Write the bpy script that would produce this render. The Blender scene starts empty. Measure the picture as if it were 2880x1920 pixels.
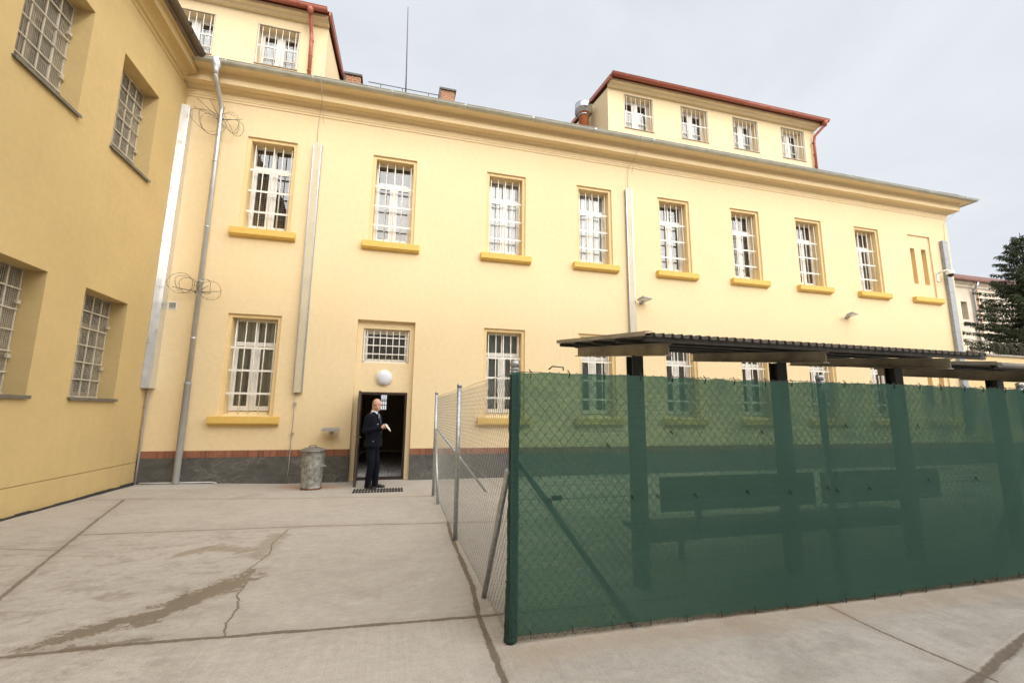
import bpy, math, random
from mathutils import Vector, Matrix, Quaternion
random.seed(7)
R = math.radians
scene = bpy.context.scene
COL = scene.collection

# ------------------------------------------------------------------ camera
cam_d = bpy.data.cameras.new('camera')
cam_d.sensor_width = 36.0
cam_d.sensor_fit = 'HORIZONTAL'
cam_d.lens = 36.0 * 1248.9142 / 2880.0
cam_d.clip_start = 0.05
cam_d.clip_end = 2000
cam = bpy.data.objects.new('camera', cam_d)
COL.objects.link(cam)
_yaw, _pit, _rol = .2582, .1572, .0099
_f = Vector((math.sin(_yaw) * math.cos(_pit), math.cos(_yaw) * math.cos(_pit), math.sin(_pit)))
_r = Vector((math.cos(_yaw), -math.sin(_yaw), 0))
_u = _r.cross(_f)
_r2 = _r * math.cos(_rol) + _u * math.sin(_rol)
_u2 = _u * math.cos(_rol) - _r * math.sin(_rol)
_m = Matrix((_r2, _u2, -_f)).transposed().to_4x4()
_m.translation = Vector((5.3375, -11.7484, 1.6))
cam.matrix_world = _m
scene.camera = cam

# ------------------------------------------------------------------ sky, sun, exposure
SUN_EL, SUN_AZ = R(23), R(20)                      # azimuth measured from the facade normal (-y) towards +x
to_sun = Vector((math.sin(SUN_AZ) * math.cos(SUN_EL), -math.cos(SUN_AZ) * math.cos(SUN_EL), math.sin(SUN_EL)))
world = bpy.data.worlds.new('World')
scene.world = world
world.use_nodes = True
wt = world.node_tree
for n in list(wt.nodes):
    wt.nodes.remove(n)
w_out = wt.nodes.new('ShaderNodeOutputWorld')
w_bg = wt.nodes.new('ShaderNodeBackground')
w_bg.inputs['Strength'].default_value = 0.1
w_sky = wt.nodes.new('ShaderNodeTexSky')
w_sky.sky_type = 'NISHITA'
w_sky.sun_disc = False
w_sky.sun_elevation = SUN_EL
w_sky.sun_rotation = math.atan2(to_sun.x, to_sun.y)
w_sky.air_density = 1.0
w_sky.dust_density = 2.0
w_tc = wt.nodes.new('ShaderNodeTexCoord')
w_map = wt.nodes.new('ShaderNodeMapping')
w_map.inputs['Scale'].default_value = (1.3, 1.3, 3.2)
w_map.inputs['Rotation'].default_value = (0.25, 0.1, 0.4)
w_noise = wt.nodes.new('ShaderNodeTexNoise')
w_noise.inputs['Scale'].default_value = 1.1
w_noise.inputs['Detail'].default_value = 7
w_noise.inputs['Roughness'].default_value = 0.55
w_noise.inputs['Distortion'].default_value = 0.6
w_mr = wt.nodes.new('ShaderNodeMapRange')
w_mr.inputs['From Min'].default_value = 0.2
w_mr.inputs['From Max'].default_value = 0.7
w_mr.inputs['To Min'].default_value = 0.70
w_mr.inputs['To Max'].default_value = 0.97
w_mix = wt.nodes.new('ShaderNodeMixRGB')
w_mix.inputs['Color2'].default_value = (9.1, 9.4, 9.95, 1)
wt.links.new(w_tc.outputs['Generated'], w_map.inputs['Vector'])
wt.links.new(w_map.outputs['Vector'], w_noise.inputs['Vector'])
wt.links.new(w_noise.outputs['Fac'], w_mr.inputs['Value'])
wt.links.new(w_mr.outputs['Result'], w_mix.inputs['Fac'])
wt.links.new(w_sky.outputs['Color'], w_mix.inputs['Color1'])
# thin cloud scatters a broad bright patch of sky round the sun
w_dot = wt.nodes.new('ShaderNodeVectorMath')
w_dot.operation = 'DOT_PRODUCT'
w_dot.inputs[1].default_value = to_sun
wt.links.new(w_tc.outputs['Generated'], w_dot.inputs[0])
w_cl = wt.nodes.new('ShaderNodeMath')
w_cl.operation = 'MAXIMUM'
w_cl.inputs[1].default_value = 0.0
w_off = wt.nodes.new('ShaderNodeMath')
w_off.operation = 'MULTIPLY_ADD'
w_off.inputs[1].default_value = 1.33
w_off.inputs[2].default_value = -0.33
wt.links.new(w_dot.outputs['Value'], w_off.inputs[0])
wt.links.new(w_off.outputs[0], w_cl.inputs[0])
w_pw = wt.nodes.new('ShaderNodeMath')
w_pw.operation = 'POWER'
w_pw.inputs[1].default_value = 1.0
wt.links.new(w_cl.outputs[0], w_pw.inputs[0])
w_glow = wt.nodes.new('ShaderNodeMixRGB')
w_glow.blend_type = 'ADD'
w_glow.inputs['Color2'].default_value = (41, 39.5, 37, 1)
wt.links.new(w_pw.outputs[0], w_glow.inputs['Fac'])
wt.links.new(w_mix.outputs['Color'], w_glow.inputs['Color1'])
wt.links.new(w_glow.outputs['Color'], w_bg.inputs['Color'])
wt.links.new(w_bg.outputs['Background'], w_out.inputs['Surface'])

sun_d = bpy.data.lights.new('sun', 'SUN')
sun_d.energy = 0.75
sun_d.angle = R(3)
sun_d.color = (1.0, 0.955, 0.91)
sun = bpy.data.objects.new('sun', sun_d)
sun.rotation_mode = 'QUATERNION'
sun.rotation_quaternion = (-to_sun).to_track_quat('-Z', 'Y')
COL.objects.link(sun)

vs = scene.view_settings
vs.view_transform = 'Standard'
vs.look = 'None'
vs.exposure = 0.0
vs.gamma = 1.0
vs.use_curve_mapping = False
scene.cycles.max_bounces = 8
scene.cycles.transparent_max_bounces = 24

# ------------------------------------------------------------------ helpers
class MB:
    """collects faces for one mesh object"""
    def __init__(s):
        s.v, s.f, s.sm = [], [], []
        s.slots = []                 # (first face, material slot) marks
    def face(s, pts, smooth=False):
        i = len(s.v)
        s.v.extend([tuple(p) for p in pts])
        s.f.append(tuple(range(i, i + len(pts))))
        s.sm.append(smooth)
    def box(s, x0, x1, y0, y1, z0, z1):
        i = len(s.v)
        s.v.extend([(x0, y0, z0), (x1, y0, z0), (x1, y1, z0), (x0, y1, z0), (x0, y0, z1), (x1, y0, z1), (x1, y1, z1), (x0, y1, z1)])
        for f in ((0, 3, 2, 1), (4, 5, 6, 7), (0, 1, 5, 4), (1, 2, 6, 5), (2, 3, 7, 6), (3, 0, 4, 7)):
            s.f.append(tuple(i + k for k in f))
            s.sm.append(False)
    def obox(s, c, ax, ay, az):
        """box with centre c and half-axis vectors"""
        c, ax, ay, az = Vector(c), Vector(ax), Vector(ay), Vector(az)
        i = len(s.v)
        for dz in (-1, 1):
            for dx, dy in ((-1, -1), (1, -1), (1, 1), (-1, 1)):
                s.v.append(tuple(c + ax * dx + ay * dy + az * dz))
        for f in ((0, 3, 2, 1), (4, 5, 6, 7), (0, 1, 5, 4), (1, 2, 6, 5), (2, 3, 7, 6), (3, 0, 4, 7)):
            s.f.append(tuple(i + k for k in f))
            s.sm.append(False)
    def rings(s, rings, cap=True, smooth=True):
        i0 = len(s.v)
        n = len(rings[0])
        for r in rings:
            s.v.extend([tuple(p) for p in r])
        for k in range(len(rings) - 1):
            a, b = i0 + k * n, i0 + (k + 1) * n
            for j in range(n):
                s.f.append((a + j, a + (j + 1) % n, b + (j + 1) % n, b + j))
                s.sm.append(smooth)
        if cap:
            s.f.append(tuple(i0 + j for j in reversed(range(n))))
            s.f.append(tuple(i0 + (len(rings) - 1) * n + j for j in range(n)))
            s.sm += [False, False]
    def tube(s, path, r, n=8, cap=True, smooth=True):
        path = [Vector(p) for p in path]
        rr = r if isinstance(r, (list, tuple)) else [r] * len(path)
        rings = []
        ref = None
        for k, p in enumerate(path):
            if k == 0:
                t = path[1] - p
            elif k == len(path) - 1:
                t = p - path[k - 1]
            else:
                t = (path[k + 1] - p).normalized() + (p - path[k - 1]).normalized()
            t = t.normalized()
            if ref is None:
                ref = Vector((0, 0, 1)) if abs(t.z) < .9 else Vector((1, 0, 0))
            a = (ref - t * ref.dot(t))
            if a.length < 1e-4:
                a = Vector((0, 1, 0)).cross(t)
            a.normalize()
            b = t.cross(a)
            ref = a
            rings.append([p + (a * math.cos(2 * math.pi * j / n) + b * math.sin(2 * math.pi * j / n)) * rr[k] for j in range(n)])
        s.rings(rings, cap, smooth)
    def lathe(s, prof, c=(0, 0, 0), n=32, cap=True, smooth=True, mod=None):
        rings = []
        for (r, z) in prof:
            rings.append([(c[0] + (r * (mod(a, z) if mod else 1)) * math.cos(a), c[1] + (r * (mod(a, z) if mod else 1)) * math.sin(a), c[2] + z)
                          for a in [2 * math.pi * j / n for j in range(n)]])
        s.rings(rings, cap, smooth)
    def extrude(s, prof, axis, a, b, cap=True, smooth=False, closed=True):
        """profile of 2-D points swept along an axis from a to b; axis x: (y,z), axis y: (x,z), axis z: (x,y)"""
        def P(p, t):
            return {'x': (t, p[0], p[1]), 'y': (p[0], t, p[1]), 'z': (p[0], p[1], t)}[axis]
        n = len(prof)
        i = len(s.v)
        s.v.extend([P(p, a) for p in prof] + [P(p, b) for p in prof])
        for j in range(n if closed else n - 1):
            s.f.append((i + j, i + (j + 1) % n, i + n + (j + 1) % n, i + n + j))
            s.sm.append(smooth)
        if cap and closed:
            s.f.append(tuple(i + j for j in reversed(range(n))))
            s.f.append(tuple(i + n + j for j in range(n)))
            s.sm += [False, False]
    def mesh(s, name):
        me = bpy.data.meshes.new(name)
        me.from_pydata(s.v, [], s.f)
        me.polygons.foreach_set('use_smooth', s.sm)
        for k, (f0, sl) in enumerate(s.slots):
            f1 = s.slots[k + 1][0] if k + 1 < len(s.slots) else len(s.f)
            for q in range(f0, f1):
                me.polygons[q].material_index = sl
        me.update()
        return me
    def join(s, o, slot):
        n = len(s.v)
        s.slots.append((len(s.f), slot))
        s.v += o.v
        s.f += [tuple(i + n for i in f) for f in o.f]
        s.sm += o.sm
    def build(s, name, m, parent=None, loc=None, bevel=0, solid=0):
        o = bpy.data.objects.new(name, s.mesh(name))
        o.data.materials.append(m)
        COL.objects.link(o)
        if parent is not None:
            o.parent = parent
        if loc is not None:
            o.location = loc
        if solid:
            md = o.modifiers.new('solid', 'SOLIDIFY')
            md.thickness = solid
            md.offset = 0
        if bevel:
            md = o.modifiers.new('bevel', 'BEVEL')
            md.width = bevel
            md.segments = 2
            md.limit_method = 'ANGLE'
        return o

def tag(o, label=None, cat=None, group=None, kind=None):
    if label: o['label'] = label
    if cat: o['category'] = cat
    if group: o['group'] = group
    if kind: o['kind'] = kind
    return o
def empty(name, loc=(0, 0, 0), rz=0):
    o = bpy.data.objects.new(name, None)
    COL.objects.link(o)
    o.location = loc
    o.rotation_euler = (0, 0, rz)
    o.empty_display_size = .2
    return o
def copy_tree(o, parent=None):
    c = o.copy()
    COL.objects.link(c)
    if parent is not None:
        c.parent = parent
    for ch in list(o.children):
        copy_tree(ch, c)
    return c

# ------------------------------------------------------------------ materials
class NT:
    def __init__(s, name):
        s.m = bpy.data.materials.new(name)
        s.m.use_nodes = True
        s.t = s.m.node_tree
        s.t.nodes.clear()
        s.out = s.t.nodes.new('ShaderNodeOutputMaterial')
    def n(s, typ, ins=None, **props):
        nd = s.t.nodes.new('ShaderNode' + typ)
        for k, v in props.items():
            setattr(nd, k, v)
        for k, v in (ins or {}).items():
            if isinstance(v, bpy.types.NodeSocket):
                s.t.links.new(v, nd.inputs[k])
            else:
                nd.inputs[k].default_value = v
        return nd
    def math(s, op, a, b=None, c=None, clamp=False):
        ins = {0: a}
        if b is not None: ins[1] = b
        if c is not None: ins[2] = c
        nd = s.n('Math', ins, operation=op)
        nd.use_clamp = clamp
        return nd.outputs[0]
    def vec(s, op, a, b=None, scale=None):
        ins = {0: a}
        if b is not None: ins[1] = b
        nd = s.n('VectorMath', ins, operation=op)
        if scale is not None:
            if isinstance(scale, bpy.types.NodeSocket): s.t.links.new(scale, nd.inputs['Scale'])
            else: nd.inputs['Scale'].default_value = scale
        return nd.outputs['Value'] if op in ('DOT_PRODUCT', 'LENGTH', 'DISTANCE') else nd.outputs['Vector']
    def coord(s):
        return s.n('TexCoord').outputs['Object']
    def noise(s, vec, scale, detail=4, rough=.55, dist=0, mapscale=None):
        if mapscale:
            vec = s.vec('MULTIPLY', vec, mapscale)
        return s.n('TexNoise', {'Vector': vec, 'Scale': scale, 'Detail': detail, 'Roughness': rough, 'Distortion': dist}).outputs['Fac']
    def ramp(s, v, lo, hi, a=0.0, b=1.0, smooth=False):
        nd = s.n('MapRange', {'Value': v, 'From Min': lo, 'From Max': hi, 'To Min': a, 'To Max': b})
        if smooth: nd.interpolation_type = 'SMOOTHSTEP'
        return nd.outputs['Result']
    def mix(s, f, a, b, blend='MIX'):
        nd = s.n('MixRGB', {'Fac': f}, blend_type=blend)
        for k, v in (('Color1', a), ('Color2', b)):
            if isinstance(v, bpy.types.NodeSocket): s.t.links.new(v, nd.inputs[k])
            else: nd.inputs[k].default_value = (*v, 1)
        return nd.outputs['Color']
    def bump(s, h, strength, dist):
        return s.n('Bump', {'Height': h, 'Strength': strength, 'Distance': dist}).outputs['Normal']
    def bsdf(s, col, rough=.8, metal=0, normal=None, spec=.5):
        ins = {'Roughness': rough, 'Metallic': metal, 'Specular IOR Level': spec}
        ins['Base Color'] = col if isinstance(col, bpy.types.NodeSocket) else (*col, 1)
        if normal is not None: ins['Normal'] = normal
        b = s.n('BsdfPrincipled', ins)
        s.t.links.new(b.outputs[0], s.out.inputs['Surface'])
        return s.m

def mat(name, col, rough=.7, metal=0, var=.12, scale=6, bump=0, bscale=60, spec=.5, alt=None):
    t = NT(name)
    c = t.coord()
    a = alt or tuple(x * (1 - var * 2) for x in col)
    f = t.ramp(t.noise(c, scale, 5, .6), .3, .7)
    colr = t.mix(f, a, tuple(min(1, x * (1 + var * .3)) for x in col))
    nrm = t.bump(t.noise(c, bscale, 3), .5, bump) if bump else None
    rg = t.ramp(t.noise(c, scale * 2.7, 3), .3, .7, max(.02, rough - .08), min(1, rough + .08))
    return t.bsdf(colr, rg, metal, nrm, spec)

def plaster(name, col, col2, bump=.0015, bscale=220, dirt=.0, dirtcol=(.3, .22, .12)):
    t = NT(name)
    c = t.coord()
    big = t.ramp(t.noise(c, .55, 5, .6), .35, .65)
    colr = t.mix(big, col, col2)
    fine = t.ramp(t.noise(c, 9, 6, .7), .3, .7, .94, 1.03)
    colr = t.mix(1.0, colr, t.n('CombineXYZ', {0: fine, 1: fine, 2: fine}).outputs[0], 'MULTIPLY')
    if dirt:
        st = t.noise(c, 1.0, 6, .65, 0, (2.6, 2.6, .35))
        z = t.n('SeparateXYZ', {0: c}).outputs[2]
        low = t.ramp(z, 0.0, 1.6, 1.0, .25)
        f = t.math('MULTIPLY', t.ramp(st, .5, .78, 0, dirt), low)
        colr = t.mix(f, colr, dirtcol)
    h = t.math('ADD', t.math('MULTIPLY', t.noise(c, 2.2, 2), 6.0), t.noise(c, bscale, 3, .6))
    return t.bsdf(colr, .9, 0, t.bump(h, .6, bump), .25)

M = {}
M['yellow'] = plaster('yellow plaster', (.81, .649, .40), (.79, .624, .375), .0003, 60, .22, (.58, .45, .27))
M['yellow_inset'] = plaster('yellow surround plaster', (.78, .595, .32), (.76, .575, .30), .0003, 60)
M['sill'] = plaster('ochre sill paint', (.74, .50, .145), (.71, .47, .13), .0004, 90)
M['dormer'] = plaster('dormer plaster', (.81, .665, .42), (.79, .64, .395), .0003, 60)
M['wing'] = plaster('wing roughcast', (.61, .458, .215), (.56, .415, .195), .003, 95, .45, (.38, .28, .16))
M['cream'] = plaster('cream wall', (.78, .60, .33), (.74, .56, .29), .001, 120, .2, (.45, .35, .22))
M['white'] = mat('white window paint', (.84, .82, .77), .35, 0, .04, 5)
M['bar'] = mat('white grille paint', (.84, .81, .74), .45, 0, .05, 12)
M['bar_old'] = mat('old grille paint', (.60, .54, .42), .6, 0, .15, 12)
M['screen'] = mat('beige wire screen', (.42, .36, .27), .7, 0, .1, 12)
M['frame_old'] = mat('old window frame', (.50, .42, .30), .6, 0, .12, 9)
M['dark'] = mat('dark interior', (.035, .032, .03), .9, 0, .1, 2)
M['blind'] = mat('white blind', (.84, .84, .83), .9, 0, .05, 4)
M['zinc'] = mat('zinc sheet', (.60, .61, .60), .36, .6, .10, 3)
M['zinc_dull'] = mat('weathered zinc gutter', (.52, .52, .45), .5, .35, .12, 3)
M['galv_dull'] = mat('dull galvanised cover', (.36, .38, .40), .6, .25, .12, 9)
M['galv'] = mat('galvanised steel', (.50, .52, .53), .42, .8, .18, 26)
M['duct_sheet'] = mat('bright galvanised sheet', (.76, .77, .78), .33, .85, .03, 2)
M['trunk_beige'] = mat('beige trunking', (.60, .52, .37), .45, 0, .06, 2)
M['pipe_grey'] = mat('grey plastic pipe', (.33, .32, .30), .55, 0, .07, 5)
M['copper'] = mat('red brown painted gutter', (.42, .125, .075), .38, .1, .1, 5)
M['brown_gutter'] = mat('brown gutter', (.19, .15, .115), .4, .4, .15, 5)
M['roof'] = mat('grey roof tile', (.20, .17, .155), .85, 0, .2, 5)
M['roof_red'] = mat('red roof tile', (.17, .07, .05), .85, 0, .2, 5)
M['door'] = mat('dark brown door paint', (.045, .026, .018), .42, 0, .15, 7)
M['door_edge'] = mat('worn door edge', (.11, .08, .06), .5, 0, .2, 30)
M['black_rubber'] = mat('black rubber', (.02, .02, .022), .75, 0, .1, 20)
M['steel_dark'] = mat('dark painted steel', (.10, .095, .085), .6, .2, .2, 5)
M['post_dark'] = mat('dark post paint', (.06, .06, .055), .5, .1, .15, 6)
M['sheet'] = mat('weathered roof sheet', (.22, .21, .195), .6, .3, .25, 4)
M['sheet_under'] = mat('roof sheet', (.19, .18, .165), .65, .2, .2, 4)
M['plastic_white'] = mat('white plastic', (.78, .78, .76), .35, 0, .04, 5)
M['lamp_grey'] = mat('grey lamp housing', (.42, .41, .38), .5, .1, .08, 8)
M['black_glass'] = mat('black dome', (.012, .012, .014), .08, 0, .05, 5)
M['terracotta'] = mat('orange flue pipe', (.50, .17, .06), .7, 0, .12, 5)
M['chrome'] = mat('bright steel cowl', (.62, .64, .66), .22, 1, .08, 3)
M['bench'] = mat('dark bench board', (.07, .055, .042), .7, 0, .2, 8)
M['razor'] = mat('razor wire steel', (.11, .10, .085), .6, .3, .2, 20)
M['wire'] = mat('fence wire', (.40, .40, .37), .5, .6, .12, 12)
M['wire_dark'] = mat('darkened fence wire', (.13, .14, .12), .6, .3, .12, 12)  # wire colour darkened so the mesh reads as a silhouette behind the net
M['cable'] = mat('grey cable', (.40, .38, .34), .6, 0, .1, 6)
M['tarmac_seal'] = mat('bitumen strip', (.045, .043, .04), .85, 0, .2, 14, .004, 40)
M['brass'] = mat('brass handle', (.55, .42, .2), .35, .9, .1, 8)

def glass_mat(name, gain, base, rough):
    t = NT(name)
    fr = t.n('Fresnel', {'IOR': 1.62}).outputs[0]
    fr = t.math('MULTIPLY_ADD', fr, gain, base, True)
    c = t.coord()
    nrm = t.bump(t.noise(c, 1.1, 2), .25, .02)
    g = t.n('BsdfGlossy', {'Color': (.95, .97, 1, 1), 'Roughness': rough, 'Normal': nrm})
    tr = t.n('BsdfTransparent', {'Color': (.82, .84, .82, 1)})
    mx = t.n('MixShader', {0: fr, 1: tr.outputs[0], 2: g.outputs[0]})
    t.t.links.new(mx.outputs[0], t.out.inputs['Surface'])
    return t.m
M['glass'] = glass_mat('window glass', 1.5, .05, .015)

def curtain_mat(name, col):
    t = NT(name)
    x = t.n('SeparateXYZ', {0: t.coord()}).outputs[0]
    f = t.ramp(t.noise(t.coord(), 14, 3, .6, 0, (1, 1, .05)), .3, .7)
    return t.bsdf(t.mix(f, tuple(a * .7 for a in col), col), .95)
M['curtain'] = curtain_mat('grey green curtain', (.46, .47, .41))

def brick_mat(name, bw, rh, off, c1, c2, mort, swap=False, ms=.012):
    t = NT(name)
    c = t.coord()
    s = t.n('SeparateXYZ', {0: c})
    v = t.n('CombineXYZ', {0: t.math('ADD', s.outputs[0], s.outputs[1]), 1: s.outputs[2], 2: 0.0}).outputs[0]
    b = t.n('TexBrick', {'Vector': v, 'Color1': (*c1, 1), 'Color2': (*c2, 1), 'Mortar': (*mort, 1), 'Scale': 1.0, 'Mortar Size': ms,
                         'Mortar Smooth': .2, 'Bias': 0.0, 'Brick Width': bw, 'Row Height': rh})
    b.offset = off
    col = t.mix(t.ramp(t.noise(c, 7, 5, .7), .35, .75, 0, .5), b.outputs['Color'], tuple(x * .45 for x in c1))
    h = t.math('ADD', t.math('MULTIPLY', b.outputs['Fac'], -1.0), t.math('MULTIPLY', t.noise(c, 60, 3), .4))
    return t.bsdf(col, .9, 0, t.bump(h, .7, .006), .25)
M['soldier'] = brick_mat('soldier course brick', .078, 3.0, 0, (.36, .145, .085), (.215, .085, .055), (.27, .19, .14), ms=.005)
M['chimney'] = brick_mat('chimney brick', .16, .075, .5, (.40, .17, .085), (.27, .11, .06), (.42, .32, .22), ms=.012)

def plinth_mat():
    t = NT('dark plinth render')
    c = t.coord()
    n1 = t.ramp(t.noise(c, 2.3, 7, .68, 1.2, (1, 1, 1.6)), .3, .7)
    col = t.mix(n1, (.070, .068, .062), (.135, .130, .118))
    vein = t.math('ABSOLUTE', t.math('SUBTRACT', t.noise(c, 1.5, 6, .62, 1.6, (1, 1, 1.8)), .5))
    vf = t.math('MULTIPLY', t.ramp(vein, 0, .02, .7, 0), t.ramp(t.noise(c, .9, 3), .42, .58))
    fine = t.math('ABSOLUTE', t.math('SUBTRACT', t.noise(c, 5.5, 4, .6, 2.2, (1, 1, 1.6)), .5))
    col = t.mix(t.ramp(fine, 0, .02, .35, 0), col, (.19, .175, .15))
    col = t.mix(vf, col, (.26, .23, .19))
    h = t.math('ADD', t.noise(c, 8, 6, .7, 1), t.noise(c, 90, 2))
    return t.bsdf(col, .85, 0, t.bump(h, .7, .012), .3)
M['plinth'] = plinth_mat()

def seg_dist(t, p, A, B):
    ba = (B[0] - A[0], B[1] - A[1], 0)
    L2 = ba[0] ** 2 + ba[1] ** 2
    pa = t.vec('SUBTRACT', p, (A[0], A[1], 0))
    h = t.math('DIVIDE', t.vec('DOT_PRODUCT', pa, ba), L2, clamp=True)
    return t.vec('LENGTH', t.vec('SUBTRACT', pa, t.vec('SCALE', ba, scale=h)))

def ground_mat():
    t = NT('concrete slabs')
    c = t.coord()
    s = t.n('SeparateXYZ', {0: c})
    p0 = t.n('CombineXYZ', {0: s.outputs[0], 1: s.outputs[1], 2: 0.0}).outputs[0]
    def jitter(p, sc, amt, det=4):
        nn = t.n('TexNoise', {'Vector': p, 'Scale': sc, 'Detail': det, 'Roughness': .65}).outputs['Color']
        q = t.vec('SCALE', t.vec('SUBTRACT', nn, (.5, .5, .5)), scale=amt)
        return t.vec('MULTIPLY', t.vec('ADD', p, q), (1, 1, 0))
    pf = jitter(jitter(p0, 9, .03, 6), 30, .022, 4)
    pw = jitter(jitter(p0, 4.2, .34, 6), 17, .20, 6)
    pw0 = jitter(p0, 4, .25, 5)
    big = t.ramp(t.noise(p0, .7, 6, .6, .6), .3, .7)
    col = t.mix(big, (.375, .340, .300), (.450, .412, .368))
    mid = t.ramp(t.noise(p0, 3.1, 7, .7, .8, (1, 1.7, 1)), .34, .68)
    col = t.mix(t.math('MULTIPLY', mid, .42), col, (.515, .480, .432))
    mott = t.ramp(t.noise(p0, 11, 7, .72, .5, (1, 1.5, 1)), .33, .67, .90, 1.07)
    col = t.mix(1.0, col, t.n('CombineXYZ', {0: mott, 1: mott, 2: mott}).outputs[0], 'MULTIPLY')
    # rougher, scaled left slab
    leftm = t.math('MULTIPLY', t.ramp(s.outputs[0], 4.4, 3.7), t.ramp(s.outputs[1], -4.2, -4.9))
    blot = t.ramp(t.noise(pw0, 2.6, 9, .78, .4, (1, 1.6, 1)), .50, .60)
    col = t.mix(t.math('MULTIPLY', t.math('MULTIPLY', blot, leftm), .55), col, (.26, .225, .18))
    pit = t.ramp(t.noise(p0, 17, 7, .82, .5, (1, 1.3, 1)), .565, .64)
    pitm = t.math('MULTIPLY', t.ramp(t.noise(p0, 1.7, 5, .65), .45, .65), t.math('ADD', t.math('MULTIPLY', leftm, .55), .22))
    col = t.mix(t.math('MULTIPLY', pit, pitm), col, (.15, .125, .10))
    blot2 = t.ramp(t.noise(t.vec('ADD', p0, (7, 3, 0)), 1.3, 8, .74, .6), .54, .74)
    col = t.mix(t.math('MULTIPLY', blot2, .46), col, (.27, .23, .185))
    pale = t.ramp(t.noise(t.vec('ADD', p0, (2, 9, 0)), 2.3, 9, .8, .5, (1, 1.8, 1)), .56, .68)
    col = t.mix(t.math('MULTIPLY', pale, .45), col, (.58, .545, .50))
    # faint brush lines of the near slab
    br = t.ramp(t.noise(p0, 7, 2, .5, 0, (6, .15, 1)), .35, .65, .965, 1.03)
    col = t.mix(t.ramp(s.outputs[1], -7.8, -8.1), col, t.mix(1.0, col, t.n('CombineXYZ', {0: br, 1: br, 2: br}).outputs[0], 'MULTIPLY'))
    # worn, gritty patches in front of the screen
    gr = t.math('MULTIPLY', t.ramp(t.noise(p0, 1.9, 5, .6), .45, .62), t.ramp(s.outputs[0], 7.0, 8.0))
    col = t.mix(t.math('MULTIPLY', gr, .35), col, (.22, .19, .16))
    grit = t.ramp(t.noise(p0, 110, 4, .75), .36, .66, .78, 1.10)
    col = t.mix(1.0, col, t.n('CombineXYZ', {0: grit, 1: grit, 2: grit}).outputs[0], 'MULTIPLY')
    spk = t.n('TexVoronoi', {'Vector': p0, 'Scale': 9.0, 'Randomness': 1.0}).outputs['Distance']
    col = t.mix(t.ramp(spk, .03, .06, .55, 0), col, (.12, .1, .08))
    def polyd(p, pts):
        d = None
        for a, b in zip(pts[:-1], pts[1:]):
            e = seg_dist(t, p, a, b)
            d = e if d is None else t.math('MINIMUM', d, e)
        return d
    J = {}
    lines = [
        (.025, .92, [(1.2, -7.86), (3.675, -7.847), (4.26, -7.89), (6.13, -8.0), (8.0, -8.05), (13, -8.2)]),
        (.017, .85, [(1.57, -4.565), (4.263, -4.717), (7.0, -5.04), (13, -5.4)]),
        (.014, .7, [(.2, -1.87), (.82, -1.93), (2.0, -2.07), (6.18, -2.67)]),
        (.022, .8, [(2.4, -7.3), (2.2, -6.714), (1.938, -5.853), (1.745, -5.212), (1.297, -3.741), (.784, -1.983)]),
        (.013, .75, [(.2, -4.8), (1.076, -5.041), (1.756, -5.264)]),
        (.027, .95, [(6.2, -4.9), (6.157, -5.6), (6.134, -7.376), (6.078, -8.003), (6.068, -8.9), (6.05, -10.2)]),
        (.0155, .95, [(9.0, -8.5), (8.966, -8.84), (8.967, -9.07), (8.989, -9.374), (9.0, -9.6)]),
        (.034, .95, [(10.6, -9.1), (9.904, -9.275), (9.123, -9.495), (8.2, -9.75)]),
        (.010, .7, [(6.24, -2.683), (6.2, -4.9)]),
    ]
    dark = (.105, .082, .060)
    for w, k, pts in lines:
        d = polyd(pf, pts)
        J[w] = d
        wv = t.ramp(t.noise(t.vec('ADD', p0, (w * 900, 0, 0)), 2.3, 5, .7), .3, .7, .45, 1.25)
        dd = t.math('DIVIDE', d, wv)
        col = t.mix(t.ramp(dd, w * .7, w * 1.3, k, 0, True), col, t.mix(t.ramp(t.noise(p0, 19, 4, .7), .35, .65), dark, (.155, .125, .095)))
        col = t.mix(t.ramp(d, w, w + .16, .16, 0, True), col, (.22, .175, .13))
    crack = [(4.25, -4.72), (4.055, -4.791), (4.02, -5.3), (4.009, -5.51), (4.081, -5.913), (4.034, -6.239), (3.982, -6.554), (4.101, -6.841),
             (4.106, -7.098), (4.201, -7.39), (4.2, -7.662), (4.255, -7.88)]
    pc = jitter(p0, 12, .07, 6)
    d = polyd(pc, crack)
    col = t.mix(t.ramp(d, .004, .012, .8, 0, True), col, (.11, .088, .065))
    # the strip of damp dirt that lies along the crack
    wet = [((3.08, -7.74), .05), ((3.22, -7.60), .085), ((3.36, -7.50), .10), ((3.50, -7.46), .085), ((3.62, -7.38), .08), ((3.70, -7.20), .12), ((3.82, -7.02), .155),
           ((3.95, -6.86), .13), ((4.02, -6.70), .10), ((4.06, -6.55), .05)]
    dw = None
    for (a, r0), (b, r1) in zip(wet[:-1], wet[1:]):
        e = t.math('SUBTRACT', seg_dist(t, pw, a, b), (r0 + r1) / 2)
        dw = e if dw is None else t.math('MINIMUM', dw, e)
    wn = t.math('ADD', dw, t.ramp(t.noise(p0, 6.5, 6, .75), .3, .7, -.10, .10))
    wetc = t.mix(t.ramp(s.outputs[0], 3.7, 4.05), (.115, .09, .062), (.19, .152, .10))
    wetc = t.mix(t.ramp(t.noise(p0, 14, 5, .7), .35, .7), wetc, (.175, .142, .10))
    col = t.mix(t.ramp(wn, -.012, .03, .93, 0, True), col, wetc)
    col = t.mix(t.ramp(wn, .0, .16, .30, 0, True), col, (.24, .20, .15))
    e = polyd(pw, [(3.28, -7.84), (3.62, -7.82), (3.74, -7.80)])
    col = t.mix(t.ramp(e, .015, .05, .7, 0, True), col, (.15, .115, .08))
    wet2 = [(3.15, -5.75), (3.4, -5.52), (3.75, -5.7)]
    d = polyd(pw, wet2)
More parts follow.
